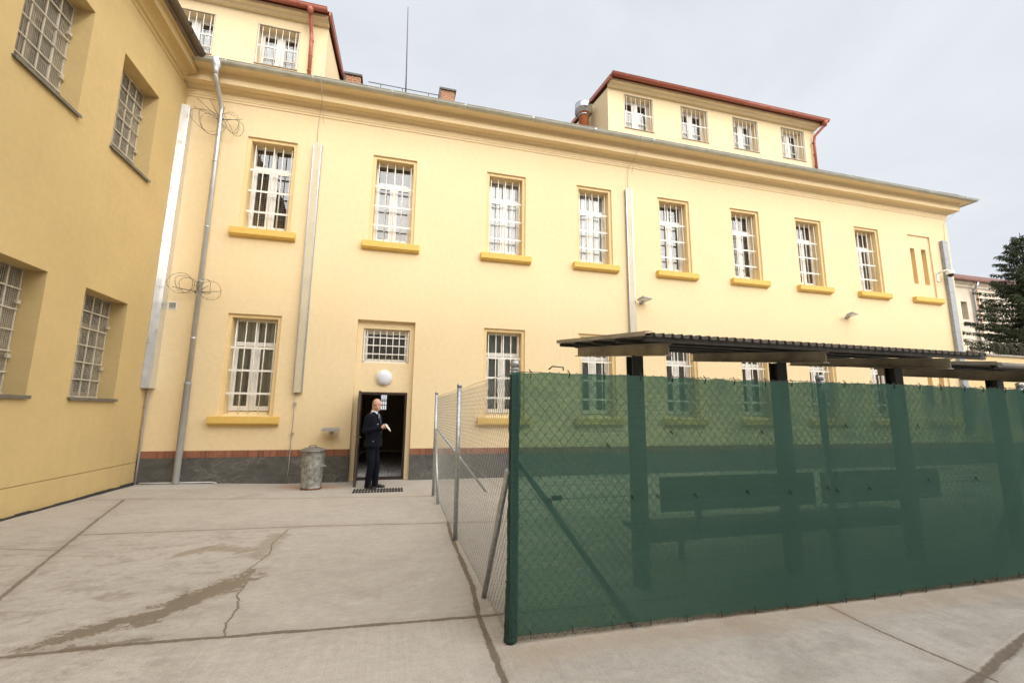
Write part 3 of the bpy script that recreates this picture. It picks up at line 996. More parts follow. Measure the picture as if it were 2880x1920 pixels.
# ------------------------------------------------------------------ dormers
def dormer(x0, x1, wins, zt, gut_x0, gut_x1, zb=9.9, back=3.4):
    D = empty('dormer', (0, 0, 0))
    D.parent = B
    D.location = BO
    w = MB()
    hs = [(a, b, 10.73 if x0 > 5 else 10.57, 11.90 if x0 > 5 else 11.71) for a, b in wins]
    wall_sheet(w, x0, x1, zb, zt, hs)
    for h in hs:
        reveal(w, h, 0, .34)
    zb2 = lambda y: zt + .02 + y * .16
    for x in (x0, x1):
        w.face([(x, 0, zb), (x, back, zb), (x, back, zb2(back)), (x, 0, zt)])
    # eaves box
    ex0, ex1 = x0 - .0, x1 + .02
    w.extrude([(.0, zt - .005), (-.10, zt + .0), (-.16, zt + .06), (-.26, zt + .07), (-.26, zt + .155), (.0, zt + .155)], 'x', ex0, ex1)
    w.build('dormer_wall', M['dormer'], D)
    r = MB()
    r.face([(x0 - .06, -.36, zt + .19), (x1 + .12, -.36, zt + .19), (x1 + .12, back, zt + .19 + (back + .36) * .16), (x0 - .06, back, zt + .19 + (back + .36) * .16)])
    for x in (x0 - .06, x1 + .06):
        r.box(x, x + .05, -.36, -.30, zt + .08, zt + .19)
        i = len(r.v)
        r.v += [(x - .01, -.34, zt + .06), (x + .05, -.34, zt + .06), (x + .05, back, zt + .06 + (back + .34) * .16), (x - .01, back, zt + .06 + (back + .34) * .16),
                (x - .01, -.34, zt + .20), (x + .05, -.34, zt + .20), (x + .05, back, zt + .20 + (back + .34) * .16), (x - .01, back, zt + .20 + (back + .34) * .16)]
        for f in ((0, 3, 2, 1), (4, 5, 6, 7), (0, 1, 5, 4), (1, 2, 6, 5), (2, 3, 7, 6), (3, 0, 4, 7)):
            r.f.append(tuple(i + q for q in f))
            r.sm.append(False)
    r.build('dormer_roof', M['copper'], D)
    gq = MB()
    gq.extrude(gutter_prof(-.40, zt + .20, .082), 'x', gut_x0, gut_x1, True, True)
    for xx in (gut_x0, gut_x1 - .01):
        gq.extrude([(-.40 + .082 * math.cos(math.pi * q / 10), zt + .20 - .082 * math.sin(math.pi * q / 10)) for q in range(11)], 'x', xx, xx + .01)
    n = int((gut_x1 - gut_x0) / 1.1)
    for k in range(n):
        x = gut_x0 + .5 + k * 1.1
        gq.extrude([(-.40 + (.089 if s else .083) * math.cos(math.pi * (q if s else 10 - q) / 10), zt + .20 - (.089 if s else .083) * math.sin(math.pi * (q if s else 10 - q) / 10))
                    for s in (1, 0) for q in range(11)], 'x', x, x + .03, False)
    gq.build('dormer_gutter', M['copper'], D)
    fl = MB()
    fl.face([(x0 - .1, -.02, 10.22), (x1 + .1, -.02, 10.22), (x1 + .1, -.30, 10.18), (x0 - .1, -.30, 10.18)])
    fl.box(x0 - .02, x1 + .02, -.02, -.003, 10.19, 10.36)
    fl.build('flashing', M['roof_red'], D)
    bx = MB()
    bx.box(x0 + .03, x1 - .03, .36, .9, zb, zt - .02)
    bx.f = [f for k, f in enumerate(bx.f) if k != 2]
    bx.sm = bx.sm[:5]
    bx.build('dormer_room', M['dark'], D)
    for h in hs:
        a, b, c0, e0 = h
        ww, hh = b - a, e0 - c0
        win = add('dormer_window', shared(('df', round(ww, 2)), lambda: frame_mesh(ww - .01, hh - .01, .25, None, True, 2).mesh('dormer_window')), M['white'], D, (a + .005, 0, c0 + .005))
        g_ = shared(('dg', round(ww, 2)), lambda: None)
        gm = MB()
        for k in range(6):
            x = .10 + (ww - .2) * k / 5
            gm.tube([(x, .03, .02), (x, .03, hh - .02)], .010, 6)
        gm.box(.01, ww - .01, .016, .022, hh * .46, hh * .46 + .028)
        gm.box(.003, .022, .003, .03, .01, hh - .005)
        gm.box(ww - .022, ww - .003, .003, .03, .01, hh - .005)
        add('dormer_grille', gm.mesh('dormer_grille'), M['bar'], D, (a, 0, c0))
        cu = shared(('dc', round(ww, 2)), lambda: curtain_mesh(ww - .12, .05, hh * .82, .42, .015, 7).mesh('dormer_curtain'))
        add('dormer_curtain', cu, M['blind'], D, (a + .06, 0, c0))
        add('dormer_pane', shared(('dp', round(ww, 2)), lambda: sheet_mesh(.04, ww - .05, .04, hh - .05, .285).mesh('dormer_pane')), M['glass'], D, (a, 0, c0))
        ed = MB()
        ed.box(a - .01, a + .002, -.012, .03, c0 - .02, e0 + .01)
        ed.box(b - .002, b + .01, -.012, .03, c0 - .02, e0 + .01)
        ed.box(a - .02, b + .02, -.03, .03, c0 - .025, c0 - .004)
        ed.box(a - .01, b + .01, -.012, .03, e0 - .003, e0 + .012)
        ed.build('dormer_window_trim', M['frame_old'], D)
    return D
DRR = dormer(11.56, 20.0, [(12.15, 13.20), (14.275, 15.325), (16.37, 17.41), (18.455, 19.48)], 12.03, 11.50, 20.22)
DRL = dormer(-3.6, 3.10, [(-.64, .385), (1.395, 2.405)], 12.02, -3.6, 3.12, back=5.0)
for D, pts in ((DRL, [(2.70, -.40, 12.16), (2.70, -.38, 12.02), (2.70, -.12, 11.75), (2.72, -.09, 11.55), (2.74, -.09, 10.2)]),
               (DRR, [(20.05, -.40, 12.16), (20.05, -.38, 12.02), (19.86, -.12, 11.72), (19.84, -.09, 11.5), (19.82, -.09, 10.2)])):
    q = MB()
    q.tube(pts, .048, 12)
    q.lathe([(.09, .05), (.085, 0), (.05, -.12)], (pts[0][0], -.40, 12.10), 12)
    for z in (11.45, 11.0, 10.55):
        q.lathe([(.055, -.015), (.057, 0), (.055, .015)], (pts[-1][0] - .01, -.09, z), 10)
    q.build('dormer_downpipe', M['copper'], D)

# chimneys, flue, lightning rod, roof walkway
def chimney(x0, x1, y, zb, zt):
    c = MB()
    c.box(x0, x1, y, y + .5, zb, zt)
    o = part(c, 'chimney', M['chimney'])
    k = MB()
    k.box(x0 - .05, x1 + .05, y - .05, y + .55, zt + .002, zt + .07)
    k.box(x0 - .055, x0 - .003, y - .03, y + .1, zt - .5, zt)
    k.build('chimney_cap', M['steel_dark'], o)
    h = MB()
    h.tube([((x0 + x1) / 2 + .10 * math.cos(q), y + .2, zt + .07 + .10 * math.sin(q)) for q in [math.pi * j / 10 for j in range(11)]], .018, 6)
    h.build('chimney_cowl', M['steel_dark'], o)
chimney(3.27, 3.75, 2.5, 11.3, 12.66)
chimney(6.42, 6.91, 2.5, 11.3, 12.77)
an = MB()
an.tube([(5.24, 2.5, 11.8), (5.22, 2.5, 13.2), (5.16, 2.5, 15.76)], [.028, .022, .012], 8)
part(an, 'lightning_rod', M['steel_dark'])
wk = MB()
wk.tube([(4.0, 2.5, 12.54), (6.38, 2.5, 12.53)], .014, 6)
for x in (4.4, 5.12, 6.0):
    wk.tube([(x, 2.5, 11.8), (x, 2.5, 12.54)], .012, 6)
part(wk, 'roof_railing', M['steel_dark'])
fu = MB()
fu.lathe([(.17, 0), (.17, 1.3), (.19, 1.31), (.19, 1.36)], (11.17, 1.0, 10.35), 24)
fo_ = part(fu, 'flue_pipe', M['terracotta'])
fc = MB()
fc.lathe([(.20, 0), (.20, .05), (.17, .06), (.17, .12), (.30, .14), (.30, .44), (.285, .45), (.285, .40)], (11.17, 1.0, 11.58), 28)
fc.build('flue_cowl', M['chrome'], fo_)

# ------------------------------------------------------------------ left wing (plane x = 0, facing +x); local u = y + 16, depth = -x
WO = 16.0
W = empty('side_wing', (0, -WO, 0), R(90))
tag(W, 'ochre roughcast side wing with mesh covered windows, standing in shade left of the yellow building', 'building')
ow = [(-4.67, -3.36, 6.425, 8.385), (-2.45, -1.15, 6.425, 8.385), (-4.70, -3.385, 1.77, 3.70), (-2.47, -1.175, 1.77, 3.70),
      (-7.3, -6.0, 6.425, 8.385), (-7.3, -6.0, 1.77, 3.70)]
oh = [(a + WO, b + WO, c, e) for a, b, c, e in ow]
ww = MB()
wall_sheet(ww, 0, WO - .002, .449, 9.52, oh)
for h in oh:
    reveal(ww, h, 0, .46)
# base below an open horizontal joint
ww.face([(0, -.004, -.2), (WO - .03, -.004, -.2), (WO - .03, -.004, .437), (0, -.004, .437)])
ww.face([(0, -.004, .437), (WO - .03, -.004, .437), (WO - .03, .03, .437), (0, .03, .437)])
ww.face([(0, .03, .437), (WO - .03, .03, .437), (WO - .03, .03, .449), (0, .03, .449)])
ww.face([(0, 0, .449), (WO - .03, 0, .449), (WO - .03, .03, .449), (0, .03, .449)])
ww.face([(0, 0, 0), (0, 9, 0), (0, 9, 10), (0, 0, 10)])
ww.build('wall', M['wing'], W)
wc = MB()
pr = [(0, 9.46), (-.03, 9.48), (-.03, 9.54), (-.08, 9.56)]
for k in range(6):
    q = k / 5 * math.pi / 2
    pr.append((-.08 - .20 * (1 - math.cos(q)), 9.56 + .12 * math.sin(q)))
pr += [(-.30, 9.69), (-.30, 9.88), (-.40, 9.92), (-.40, 9.96), (0, 9.96)]
wc.extrude(pr, 'x', 0, WO - .34, True)
wc.build('cornice', M['wing'], W)
wg = MB()
wg.extrude(gutter_prof(-.50, 9.98, .085), 'x', 0, WO - .62, True, True)
for k in range(9):
    x = 1.0 + k * 1.7
    wg.extrude([(-.50 + (.094 if s else .086) * math.cos(math.pi * (q if s else 10 - q) / 10), 9.98 - (.094 if s else .086) * math.sin(math.pi * (q if s else 10 - q) / 10)) for s in (1, 0) for q in range(11)], 'x', x, x + .03, False)
wg.build('gutter', M['brown_gutter'], W)
wr = MB()
wr.face([(0, -.52, 10.0), (WO - .55, -.52, 10.0), (WO + 2, 5, 13.3), (0, 5, 13.3)])
wr.box(0, WO - .6, -.44, -.36, 9.90, 9.99)
wr.build('roof', M['roof'], W)
wb = MB()          # seal where the wall meets the paving
for k in range(60):
    a, b = WO * k / 60, WO * (k + 1) / 60 - (.12 if k == 59 else 0)
    j0, j1 = random.uniform(-.01, .012), random.uniform(-.01, .012)
    wb.box(a, b, -.045 - abs(j0), -.0045, -.2, .022 + j1)
wb.build('damp_strip', M['tarmac_seal'], W)
M['frame_wing'] = mat('brown window frame', (.30, .235, .155), .6, 0, .12, 9)
M['glass_dull'] = glass_mat('dusty glass', .10, .0, .1)
M['wing_sill'] = mat('metal sill', (.21, .20, .18), .45, .5, .12, 5)
for (a, b, c, e) in oh:
    w_, h_ = b - a, e - c
    win = add('window', shared('wf', lambda: frame_mesh(w_ - .02, h_ - .03, .38, h_ - .62, True, 1).mesh('window')), M['frame_wing'], W, (a + .01, 0, c + .015))
    add('pane', shared('wp', lambda: sheet_mesh(.03, w_ - .06, .03, h_ - .06, .415).mesh('pane')), M['glass_dull'], win)
    add('curtain', shared('wcu', lambda: curtain_mesh(w_ * .55, .05, h_ - .1, .60, .03, 5).mesh('curtain')), M.setdefault('wcm', curtain_mat('brown curtain', (.16, .085, .05))), win)
    def wgr():
        gm = MB()
        d = .29
        for k in range(6):
            x = .02 + (w_ - .04) * k / 5
            gm.box(x - .013, x + .013, d, d + .018, .0, h_)
        for k in range(7):
            z = .03 + (h_ - .06) * k / 6
            gm.box(.0, w_, d - .014, d - .001, z - .011, z + .011)
        for z in (h_ * .3, h_ * .72):
            gm.box(w_ - .10, w_ - .03, d - .05, d - .016, z - .03, z + .03)
        return gm.mesh('grille')
    add('grille', shared('wg', wgr), M['bar_old'], win, (-.01, 0, -.015))
    def wme():
        return lattice_mesh(w_ - .02, .01, h_ - .02, .034, .312, .0026).mesh('wire_screen')
    add('wire_screen', shared('wm', wme), M['bar_old'], win)
    sl = MB()
    sl.box(-.03, w_ + .03, -.05, .28, -.025, .0)
    sl.box(-.03, w_ + .03, -.056, -.05, -.05, .002)
    so = sl.build('sill', M['wing_sill'], win)
    so.location = (-.01, 0, -.012)

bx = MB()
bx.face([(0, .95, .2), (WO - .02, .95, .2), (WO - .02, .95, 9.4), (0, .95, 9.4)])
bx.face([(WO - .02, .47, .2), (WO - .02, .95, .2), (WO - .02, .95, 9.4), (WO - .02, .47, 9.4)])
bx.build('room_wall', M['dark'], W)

# ------------------------------------------------------------------ fixtures on the facade
lp = empty('bulkhead_lamp', (5.09, .13, 2.44))
tag(lp, 'round white bulkhead lamp on the wall above the open door', 'lamp')
q = MB()
q.lathe([(.165, 0), (.19, .01), (.195, .03), (.195, .05), (.185, .06)], (0, 0, 0), 40)
o = q.build('lamp_ring', M['plastic_white'], lp)
o.rotation_euler = (R(90), 0, 0)
q = MB()
q.lathe([(.178, .045)] + [(.178 * math.cos(t * math.pi / 2 / 8), .05 + .065 * math.sin(t * math.pi / 2 / 8)) for t in range(8)] + [(.004, .1152)], (0, 0, 0), 40)
M['opal'] = mat('opal lamp cover', (.72, .74, .80), .18, 0, .02, 3)
o = q.build('lamp_cover', M['opal'], lp)
o.rotation_euler = (R(90), 0, 0)

def floodlight(x, z, rz, tilt, label):
    t = empty('floodlight', (x, 0, z))
    tag(t, label, 'floodlight', 'floodlights fixed to the facade')
    a = MB()
    a.box(-.05, .05, -.02, -.001, -.05, .05)
    a.tube([(0, -.02, 0), (0, -.10, 0), (0, -.14, .03)], .032, 10)
    a.build('bracket', M['lamp_grey'], t)
    b_ = MB()
    b_.box(-.20, .20, -.13, .13, -.018, .018)
    b_.box(-.17, .17, -.10, .10, .0185, .035)
    for k in range(9):
        b_.box(-.16 + k * .04, -.155 + k * .04, -.09, .09, .0355, .055)
    h = b_.build('lamp_head', M['lamp_grey'], t, bevel=.004)
    h.location = (0, -.22, .06)
    h.rotation_euler = (R(tilt), 0, R(rz))
    gl = MB()
    gl.box(-.17, .17, -.10, .10, -.024, -.0185)
    gl.build('lamp_glass', M['opal'], h)
floodlight(3.93, 1.08, 3, 4, 'grey flat floodlight low on the wall above the dustbin')
floodlight(12.49, 4.92, 20, -12, 'small grey floodlight on the facade just right of the second cable trunking')
floodlight(20.56, 4.98, 20, -12, 'small grey floodlight high on the facade below the last barred window')

v = empty('wall_vent', (.28, 0, 3.96))
tag(v, 'small square white air vent in the corner left of the downpipe', 'vent')
q = MB()
for a, b, c, e in ((-.09, .09, -.085, -.065), (-.09, .09, .065, .085), (-.09, -.07, -.065, .065), (.07, .09, -.065, .065)):
    q.box(a, b, -.016, -.001, c, e)
q.build('vent_frame', M['plastic_white'], v)
q = MB()
for k in range(8):
    z = -.062 + k * .0165
    q.face([(-.07, -.013, z), (.07, -.013, z), (.07, -.003, z + .012), (-.07, -.003, z + .012)])
q.build('vent_grille', M['lamp_grey'], v)

sc_ = empty('security_camera', (25.36, 0, 6.92))
tag(sc_, 'white dome security camera on an arm at the right end of the facade', 'camera')
q = MB()
q.box(-.07, .07, -.03, -.001, -.22, .14)
q.tube([(0, -.02, .10), (.04, -.14, .15), (.15, -.26, .17), (.20, -.30, .13)], .038, 10)
q.build('arm', M['plastic_white'], sc_)
q = MB()
q.lathe([(.03, .10), (.09, .085), (.12, .04), (.125, -.04), (.12, -.055)], (.20, -.30, .05), 20)
q.build('housing', M['plastic_white'], sc_)
q = MB()
q.lathe([(.108, -.05)] + [(.108 * math.cos(t * math.pi / 2 / 6), -.05 - .11 * math.sin(t * math.pi / 2 / 6)) for t in range(1, 6)] + [(.004, -.16)], (.20, -.30, .05), 20)
q.build('dome', M['black_glass'], sc_)

# razor wire wound round the downpipe
def razor_coil(name, c, label, loops, spikes, seed):
    rnd = random.Random(seed)
    t = empty(name, c)
    tag(t, label, 'razor wire', 'razor wire round the downpipe')
    q = MB()
    for (ox, oz, r_, ty, sq) in loops:
        pts = []
        n = 34
        for k in range(n + 1):
            a = 2 * math.pi * k / n
            p = Vector((r_ * math.cos(a), .06 * math.sin(a * 2 + ox * 9), r_ * sq * math.sin(a)))
            p.rotate(Quaternion((0, 0, 1), ty))
            pts.append(Vector((ox, -.10, oz)) + p)
        q.tube(pts, .0034, 4, False)
        for k in range(0, n):
            p = (pts[k] + pts[k + 1]) / 2
            d = (pts[k + 1] - pts[k]).normalized()
            nn = Vector((rnd.uniform(-1, 1), rnd.uniform(-1, 1), rnd.uniform(-1, 1))).cross(d).normalized()
            q.face([p - nn * .012 - d * .006, p - d * .004, p + nn * .012 - d * .006, p + nn * .012 + d * .006, p + d * .004, p - nn * .012 + d * .006])
    q.build('coil', M['razor'], t)
    s = MB()
    for (a, b) in spikes:
        s.tube([a, b], [.008, .005], 5)
    s.tube([(-.06, .0, -.03), (.07, -.02, .03)], .02, 6)
    s.build('spike', M['razor'], t)
razor_coil('razor_wire', (.83, -.12, 8.72), 'upper tangle of razor wire and spikes round the downpipe just below the cornice',
           [(-.28, -.10, .33, .5, .8), (-.20, -.16, .30, 1.0, .9), (-.1, -.2, .26, .3, 1), (.24, -.12, .25, .8, .9), (.30, -.08, .20, 1.2, 1.2), (.36, -.2, .2, .6, 1.0)],
           [((0, 0, 0), (-.45, -.25, .32)), ((0, 0, 0), (-.16, -.3, .30)), ((0, 0, 0), (-.58, -.1, .18)), ((0, 0, 0), (.16, -.25, .22)), ((0, 0, 0), (.52, -.12, .03)), ((0, 0, 0), (.30, -.2, -.06)), ((0, 0, 0), (-.25, -.15, -.05))], 3)
razor_coil('razor_wire', (.80, -.12, 4.30), 'lower tangle of razor wire round the downpipe above the ground floor window',
           [(-.34, .16, .24, .3, 1.0), (-.26, .14, .20, .8, 1.0), (-.17, .12, .18, .5, 1.0), (.17, .10, .16, .9, 1.1), (.28, .02, .22, .4, 1.0)],
           [((0, 0, 0), (-.50, -.08, .06)), ((0, 0, 0), (-.34, -.12, .02)), ((0, 0, 0), (.50, -.06, .03)), ((0, 0, 0), (.32, -.1, -.04)), ((0, 0, 0), (.25, -.12, .14))], 5)

# ------------------------------------------------------------------ dustbin
can = empty('dustbin', (3.73, -1.10, gz(3.73, -1.1)))
tag(can, 'dented galvanised metal dustbin with a lid standing by the wall left of the door', 'dustbin')
def flute(a, z):
    dent = 1 - .06 * math.exp(-((math.atan2(math.sin(a + 1.5), math.cos(a + 1.5))) ** 2) / .25 - ((z - .62) / .1) ** 2)
    rib = 1 + (.018 * math.sin(a * 26) if .05 < z < .60 else 0)
    return rib * dent
q = MB()
q.lathe([(.20, .0), (.208, .01), (.208, .035), (.200, .05), (.203, .10), (.210, .30), (.216, .50), (.219, .58), (.221, .62), (.224, .70), (.228, .79), (.236, .80), (.236, .815)], (0, 0, 0), 104, mod=flute)
M['bin'] = mat('worn galvanised bin', (.46, .47, .44), .5, .5, .24, 9, .01, 13, alt=(.17, .165, .14))
q.build('bin_body', M['bin'], can)
q = MB()
q.lathe([(.262, .800), (.266, .812), (.258, .828), (.235, .842), (.15, .868), (.07, .880), (.004, .884)], (0, 0, 0), 48)
M['bin_lid'] = mat('dull bin lid', (.20, .19, .175), .6, .35, .2, 8)
o = q.build('lid', M['bin_lid'], can)
o.rotation_euler = (R(2.5), R(-1), 0)
q = MB()
q.tube([(-.07, 0, .875), (-.06, 0, .915), (.06, 0, .915), (.07, 0, .875)], .011, 8)
q.build('lid_handle', M['bin_lid'], o)
for s in (-1, 1):
    q = MB()
    q.tube([(s * .21, -.07, .50), (s * .262, -.06, .47), (s * .27, 0, .46), (s * .262, .06, .47), (s * .21, .07, .50)], .009, 8)
    q.box(min(s * .2, s * .235), max(s * .2, s * .235), -.10, -.04, .48, .53)
    q.build('bin_handle', M['bin'], can)
q = MB()
q.lathe([(.2095, .004), (.2125, .012), (.2125, .03), (.2095, .04)], (0, 0, 0), 48, False)
M['rust'] = mat('rust', (.20, .075, .03), .85, 0, .3, 12)
q.build('rim', M['rust'], can)

# ------------------------------------------------------------------ rubber grid in front of the door
gr = empty('door_grid', (5.13, -1.74, gz(5.1, -1.75)))
tag(gr, 'black rubber slatted doormat lying on the concrete before the open door', 'doormat')
q = MB()
for k in range(17):
    x = -.48 + .96 * k / 16
    q.obox((x, 0, .014), (.0165, 0, 0), (.0, .205, 0), (0, 0, .011))
q.box(-.49, .49, -.15, -.13, .004, .016)
q.box(-.49, .49, .13, .15, .004, .016)
q.build('slats', M['black_rubber'], gr, bevel=.003)

# ------------------------------------------------------------------ fences
def chain_link(mb, P0, P1, z0, z1, w=.076, h=.088, r=.0017):
    P0, P1 = Vector(P0), Vector(P1)
    L = (P1 - P0).length
    d = (P1 - P0) / L
    nrm = Vector((-d.y, d.x, 0))
    n = int(L / (w / 2))
    rows = int((z1 - z0) / (h / 2))
    for i in range(n - 1):
        for j in range(rows):
            up = (i + j) % 2 == 0
            a = P0 + d * (i * w / 2)
            b = P0 + d * ((i + 1) * w / 2)
            za, zb = z0 + j * h / 2, z0 + (j + 1) * h / 2
            p, q = (Vector((a.x, a.y, za)), Vector((b.x, b.y, zb))) if up else (Vector((b.x, b.y, za)), Vector((a.x, a.y, zb)))
            off = nrm * (.0015 if up else -.0015)
            p, q = p + off, q + off
            t = (q - p).normalized()
            s = t.cross(nrm) * r
            k0 = len(mb.v)
            for c in (p, q):
                mb.v += [tuple(c + s), tuple(c - s * .5 + nrm * r * .87), tuple(c - s * .5 - nrm * r * .87)]
            for a_, b_ in ((0, 1), (1, 2), (2, 0)):
                mb.f.append((k0 + a_, k0 + b_, k0 + 3 + b_, k0 + 3 + a_))
                mb.sm.append(True)
    # twisted tips along the top
    for i in range(n):
        a = P0 + d * ((i + .5) * w / 2 * 2)
        if (a - P0).length > L: break

def post(mb, x, y, z0, z1, r=.03, cap=True):
    mb.tube([(x, y, z0), (x, y, z1)], r, 14)
    if cap:
        mb.lathe([(r + .004, -.03), (r + .004, .004), (r * .7, .016), (.002, .02)], (x, y, z1), 14)

FX, FY = 6.20, -8.47
fs = empty('chain_link_fence', (FX, -5.6, 0))
tag(fs, 'bare galvanised chain link fence without netting, running from the green corner towards the building', 'fence', 'chain link fences round the yard')
def fpart(mb, name, m, par):
    o = mb.build(name, m, par)
    o.location = -par.location
    return o
for y, zt in ((-2.66, 1.97), (-5.85, 1.945)):
    q = MB()
    post(q, FX - .02, y, -.2, zt, .030)
    fpart(q, 'post', M['galv'], fs)
for pts in ([(FX, -2.66, 1.28), (7.30, -2.40, -.05)], [(FX - .02, -2.70, 1.25), (FX - .02, -3.6, -.02)], [(FX - .01, FY + .03, 1.17), (FX - .01, -7.63, -.02)]):
    q = MB()
    q.tube(pts, .024, 10)
    fpart(q, 'brace', M['galv'], fs)
q = MB()
chain_link(q, (FX, -2.66), (FX, FY), .03, 1.92)
fpart(q, 'wire_mesh', M['wire'], fs)
q = MB()
for z in (.06, 1.0, 1.90):
    n = 12
    q.tube([(FX + .004, -2.66 + (FY + 2.66) * k / n, z - .006 * math.sin(k * 1.9)) for k in range(n + 1)], .0024, 4)
fpart(q, 'tension_wire', M['wire'], fs)

ff = empty('chain_link_fence', (9.2, FY, 0))
tag(ff, 'chain link fence covered by the green netting, facing the camera in front of the bench', 'fence', 'chain link fences round the yard')
for x, zt, r in ((6.235, 1.975, .031), (9.215, 1.955, .030), (12.0, 1.955, .030), (14.9, 1.955, .030)):
    q = MB()
    post(q, x, FY + .03, -.2, zt, r)
    if x < 7:
        for z in (1.925, 1.90):
            q.lathe([(r + .002, -.006), (r + .006, 0), (r + .002, .006)], (x, FY + .03, z), 14)
    fpart(q, 'post', M['galv'], ff)
for pts in ([(6.25, FY + .04, 1.26), (7.20, FY + .04, .0)], [(11.98, FY + .04, 1.26), (11.02, FY + .04, .0)]):
    q = MB()
    q.tube(pts, .024, 10)
    fpart(q, 'brace', M['galv'], ff)
q = MB()
chain_link(q, (6.24, FY - .014), (13.2, FY - .014), .02, 1.925, r=.0020)
fpart(q, 'wire_mesh', M['wire_dark'], ff)
q = MB()
for z in (.05, .965, 1.905):
    n = 30
    q.tube([(6.24 + 7.0 * k / n, FY - .004, z - .008 * math.sin(k * math.pi / 6) ** 2) for k in range(n + 1)], .0024, 4)
q.box(6.52, 6.60, FY - .012, FY - .004, .95, .985)
q.tube([(6.50, FY - .01, 1.93), (6.53, FY - .012, 1.955), (6.62, FY - .012, 1.95), (6.62, FY - .01, 1.925)], .006, 5)
fpart(q, 'tension_wire', M['post_dark'], ff)

# green shade net on the outside of the front fence
nt = empty('privacy_screen', (9.2, FY - .03, 0))
tag(nt, 'long translucent dark green privacy net tied over the front chain link fence', 'privacy screen')
def netpt(u, v):
    """u along the fence in metres from the corner, v 0..1 from bottom to top"""
    x = 6.20 + u
    tie = abs(math.sin(math.pi * u / .31))
    top = 1.900 - .007 * tie ** 1.5 + .006 * math.sin(u * 2.1)
    bot = .048 - .015 * (1 - abs(math.sin(math.pi * u / .36))) + .012 * math.sin(u * 1.3 + 1)
    z = bot + (top - bot) * v
    fold = 0
    if v > .55:                 # slack folds fanning down from the ties
        k = (v - .55) / .45
        fold = -.007 * k + .011 * k * math.sin(2 * math.pi * (u - .55 * (1 - v)) / .62 + math.sin(u * 3)) + .004 * k * math.sin(2 * math.pi * (u + .7 * (1 - v)) / .31)
    y = FY - .021 + fold + .004 * math.sin(u * 1.7 + v * 3.0) + .003 * math.sin(u * 5.1 - v * 7) - .006 * math.sin(v * math.pi) * abs(math.sin(u * .9))
    # pulled in by the middle wire
    y += .010 * math.exp(-((v - .49) / .035) ** 2) * (1 + math.sin(u * 8)) * .5
    return (x, min(y, FY - .0178), z)
q = MB()
nu, nv = 330, 26
ni = len(q.v)
for i in range(nu + 1):
    for j in range(nv + 1):
        q.v.append(netpt(7.0 * i / nu, j / nv))
for i in range(nu):
    for j in range(nv):
        a = ni + i * (nv + 1) + j
        q.f.append((a, a + nv + 1, a + nv + 2, a + 1))
        q.sm.append(True)
fpart(q, 'net', M['net'], nt)
q = MB()            # net doubled round the corner post
rings = []
rnd = random.Random(4)
nz = 120
ties = [.06, .16, .28, .40, .55, .68, .80, .93, 1.02, 1.18, 1.42, 1.72]
for k in range(nz + 1):
    z = .012 + (1.885 - .012) * k / nz
    dt = min(abs(z - t) for t in ties)
    puff = .0355 + .005 * min(1, dt / .05) + .002 * math.sin(z * 9) + .008 * max(0, 1 - z)
    ring = []
    for j in range(20):
        a = 2 * math.pi * j / 20
        r_ = puff * (1 + .06 * math.sin(3 * a + z * 5) + .03 * math.sin(7 * a - z * 17))
        ring.append((6.232 + r_ * math.cos(a) - .012 * max(0, 1 - z), FY + .022 + r_ * math.sin(a) * .95, z))
    rings.append(ring)
q.rings(rings)
fpart(q, 'corner_wrap', M['net_wrap'], nt)
for z in ties:
    q = MB()
    q.lathe([(.037 + .008 * max(0, 1 - z), -.004), (.0415 + .008 * max(0, 1 - z), 0), (.037 + .008 * max(0, 1 - z), .004)], (6.232 - .012 * max(0, 1 - z), FY + .022, z + .0), 16)
    fpart(q, 'net_tie', M['black_rubber'], nt)
for k in range(23):
    u = .15 + .31 * k
    p = Vector(netpt(u, 1))
    q = MB()
    q.tube([p + Vector((-.004, -.006, -.035)), p + Vector((0, -.012, .008)), p + Vector((-.012, .0, .03))], .004, 5)
    fpart(q, 'net_tie', M['black_rubber'], nt)
    q = MB()
    p = Vector(netpt(u * 1.02, 0))
    q.tube([p + Vector((0, -.008, .03)), p + Vector((.002, -.012, -.01)), p + Vector((.004, 0, -.03))], .003, 5)
    fpart(q, 'net_tie', M['black_rubber'], nt)
for u, zz_ in ((.30, .96), (.98, .955), (1.20, .955), (1.55, .95), (2.06, .96), (2.5, .94), (2.92, .96), (3.02, .94), (3.4, .945), (4.15, .99), (4.8, .99), (1.35, 1.45), (.78, 1.35), (2.25, 1.45), (3.2, 1.5), (4.1, 1.5)):
    p = Vector((6.2 + u, FY - .036, zz_))
    q = MB()
    q.tube([p + Vector((-.012, 0, .018)), p, p + Vector((.010, -.004, -.02))], .0035, 5)
    q.tube([p + Vector((-.018, .004, -.004)), p, p + Vector((.018, .004, .004))], .0025, 5)
    fpart(q, 'net_tie', M['black_rubber'], nt)

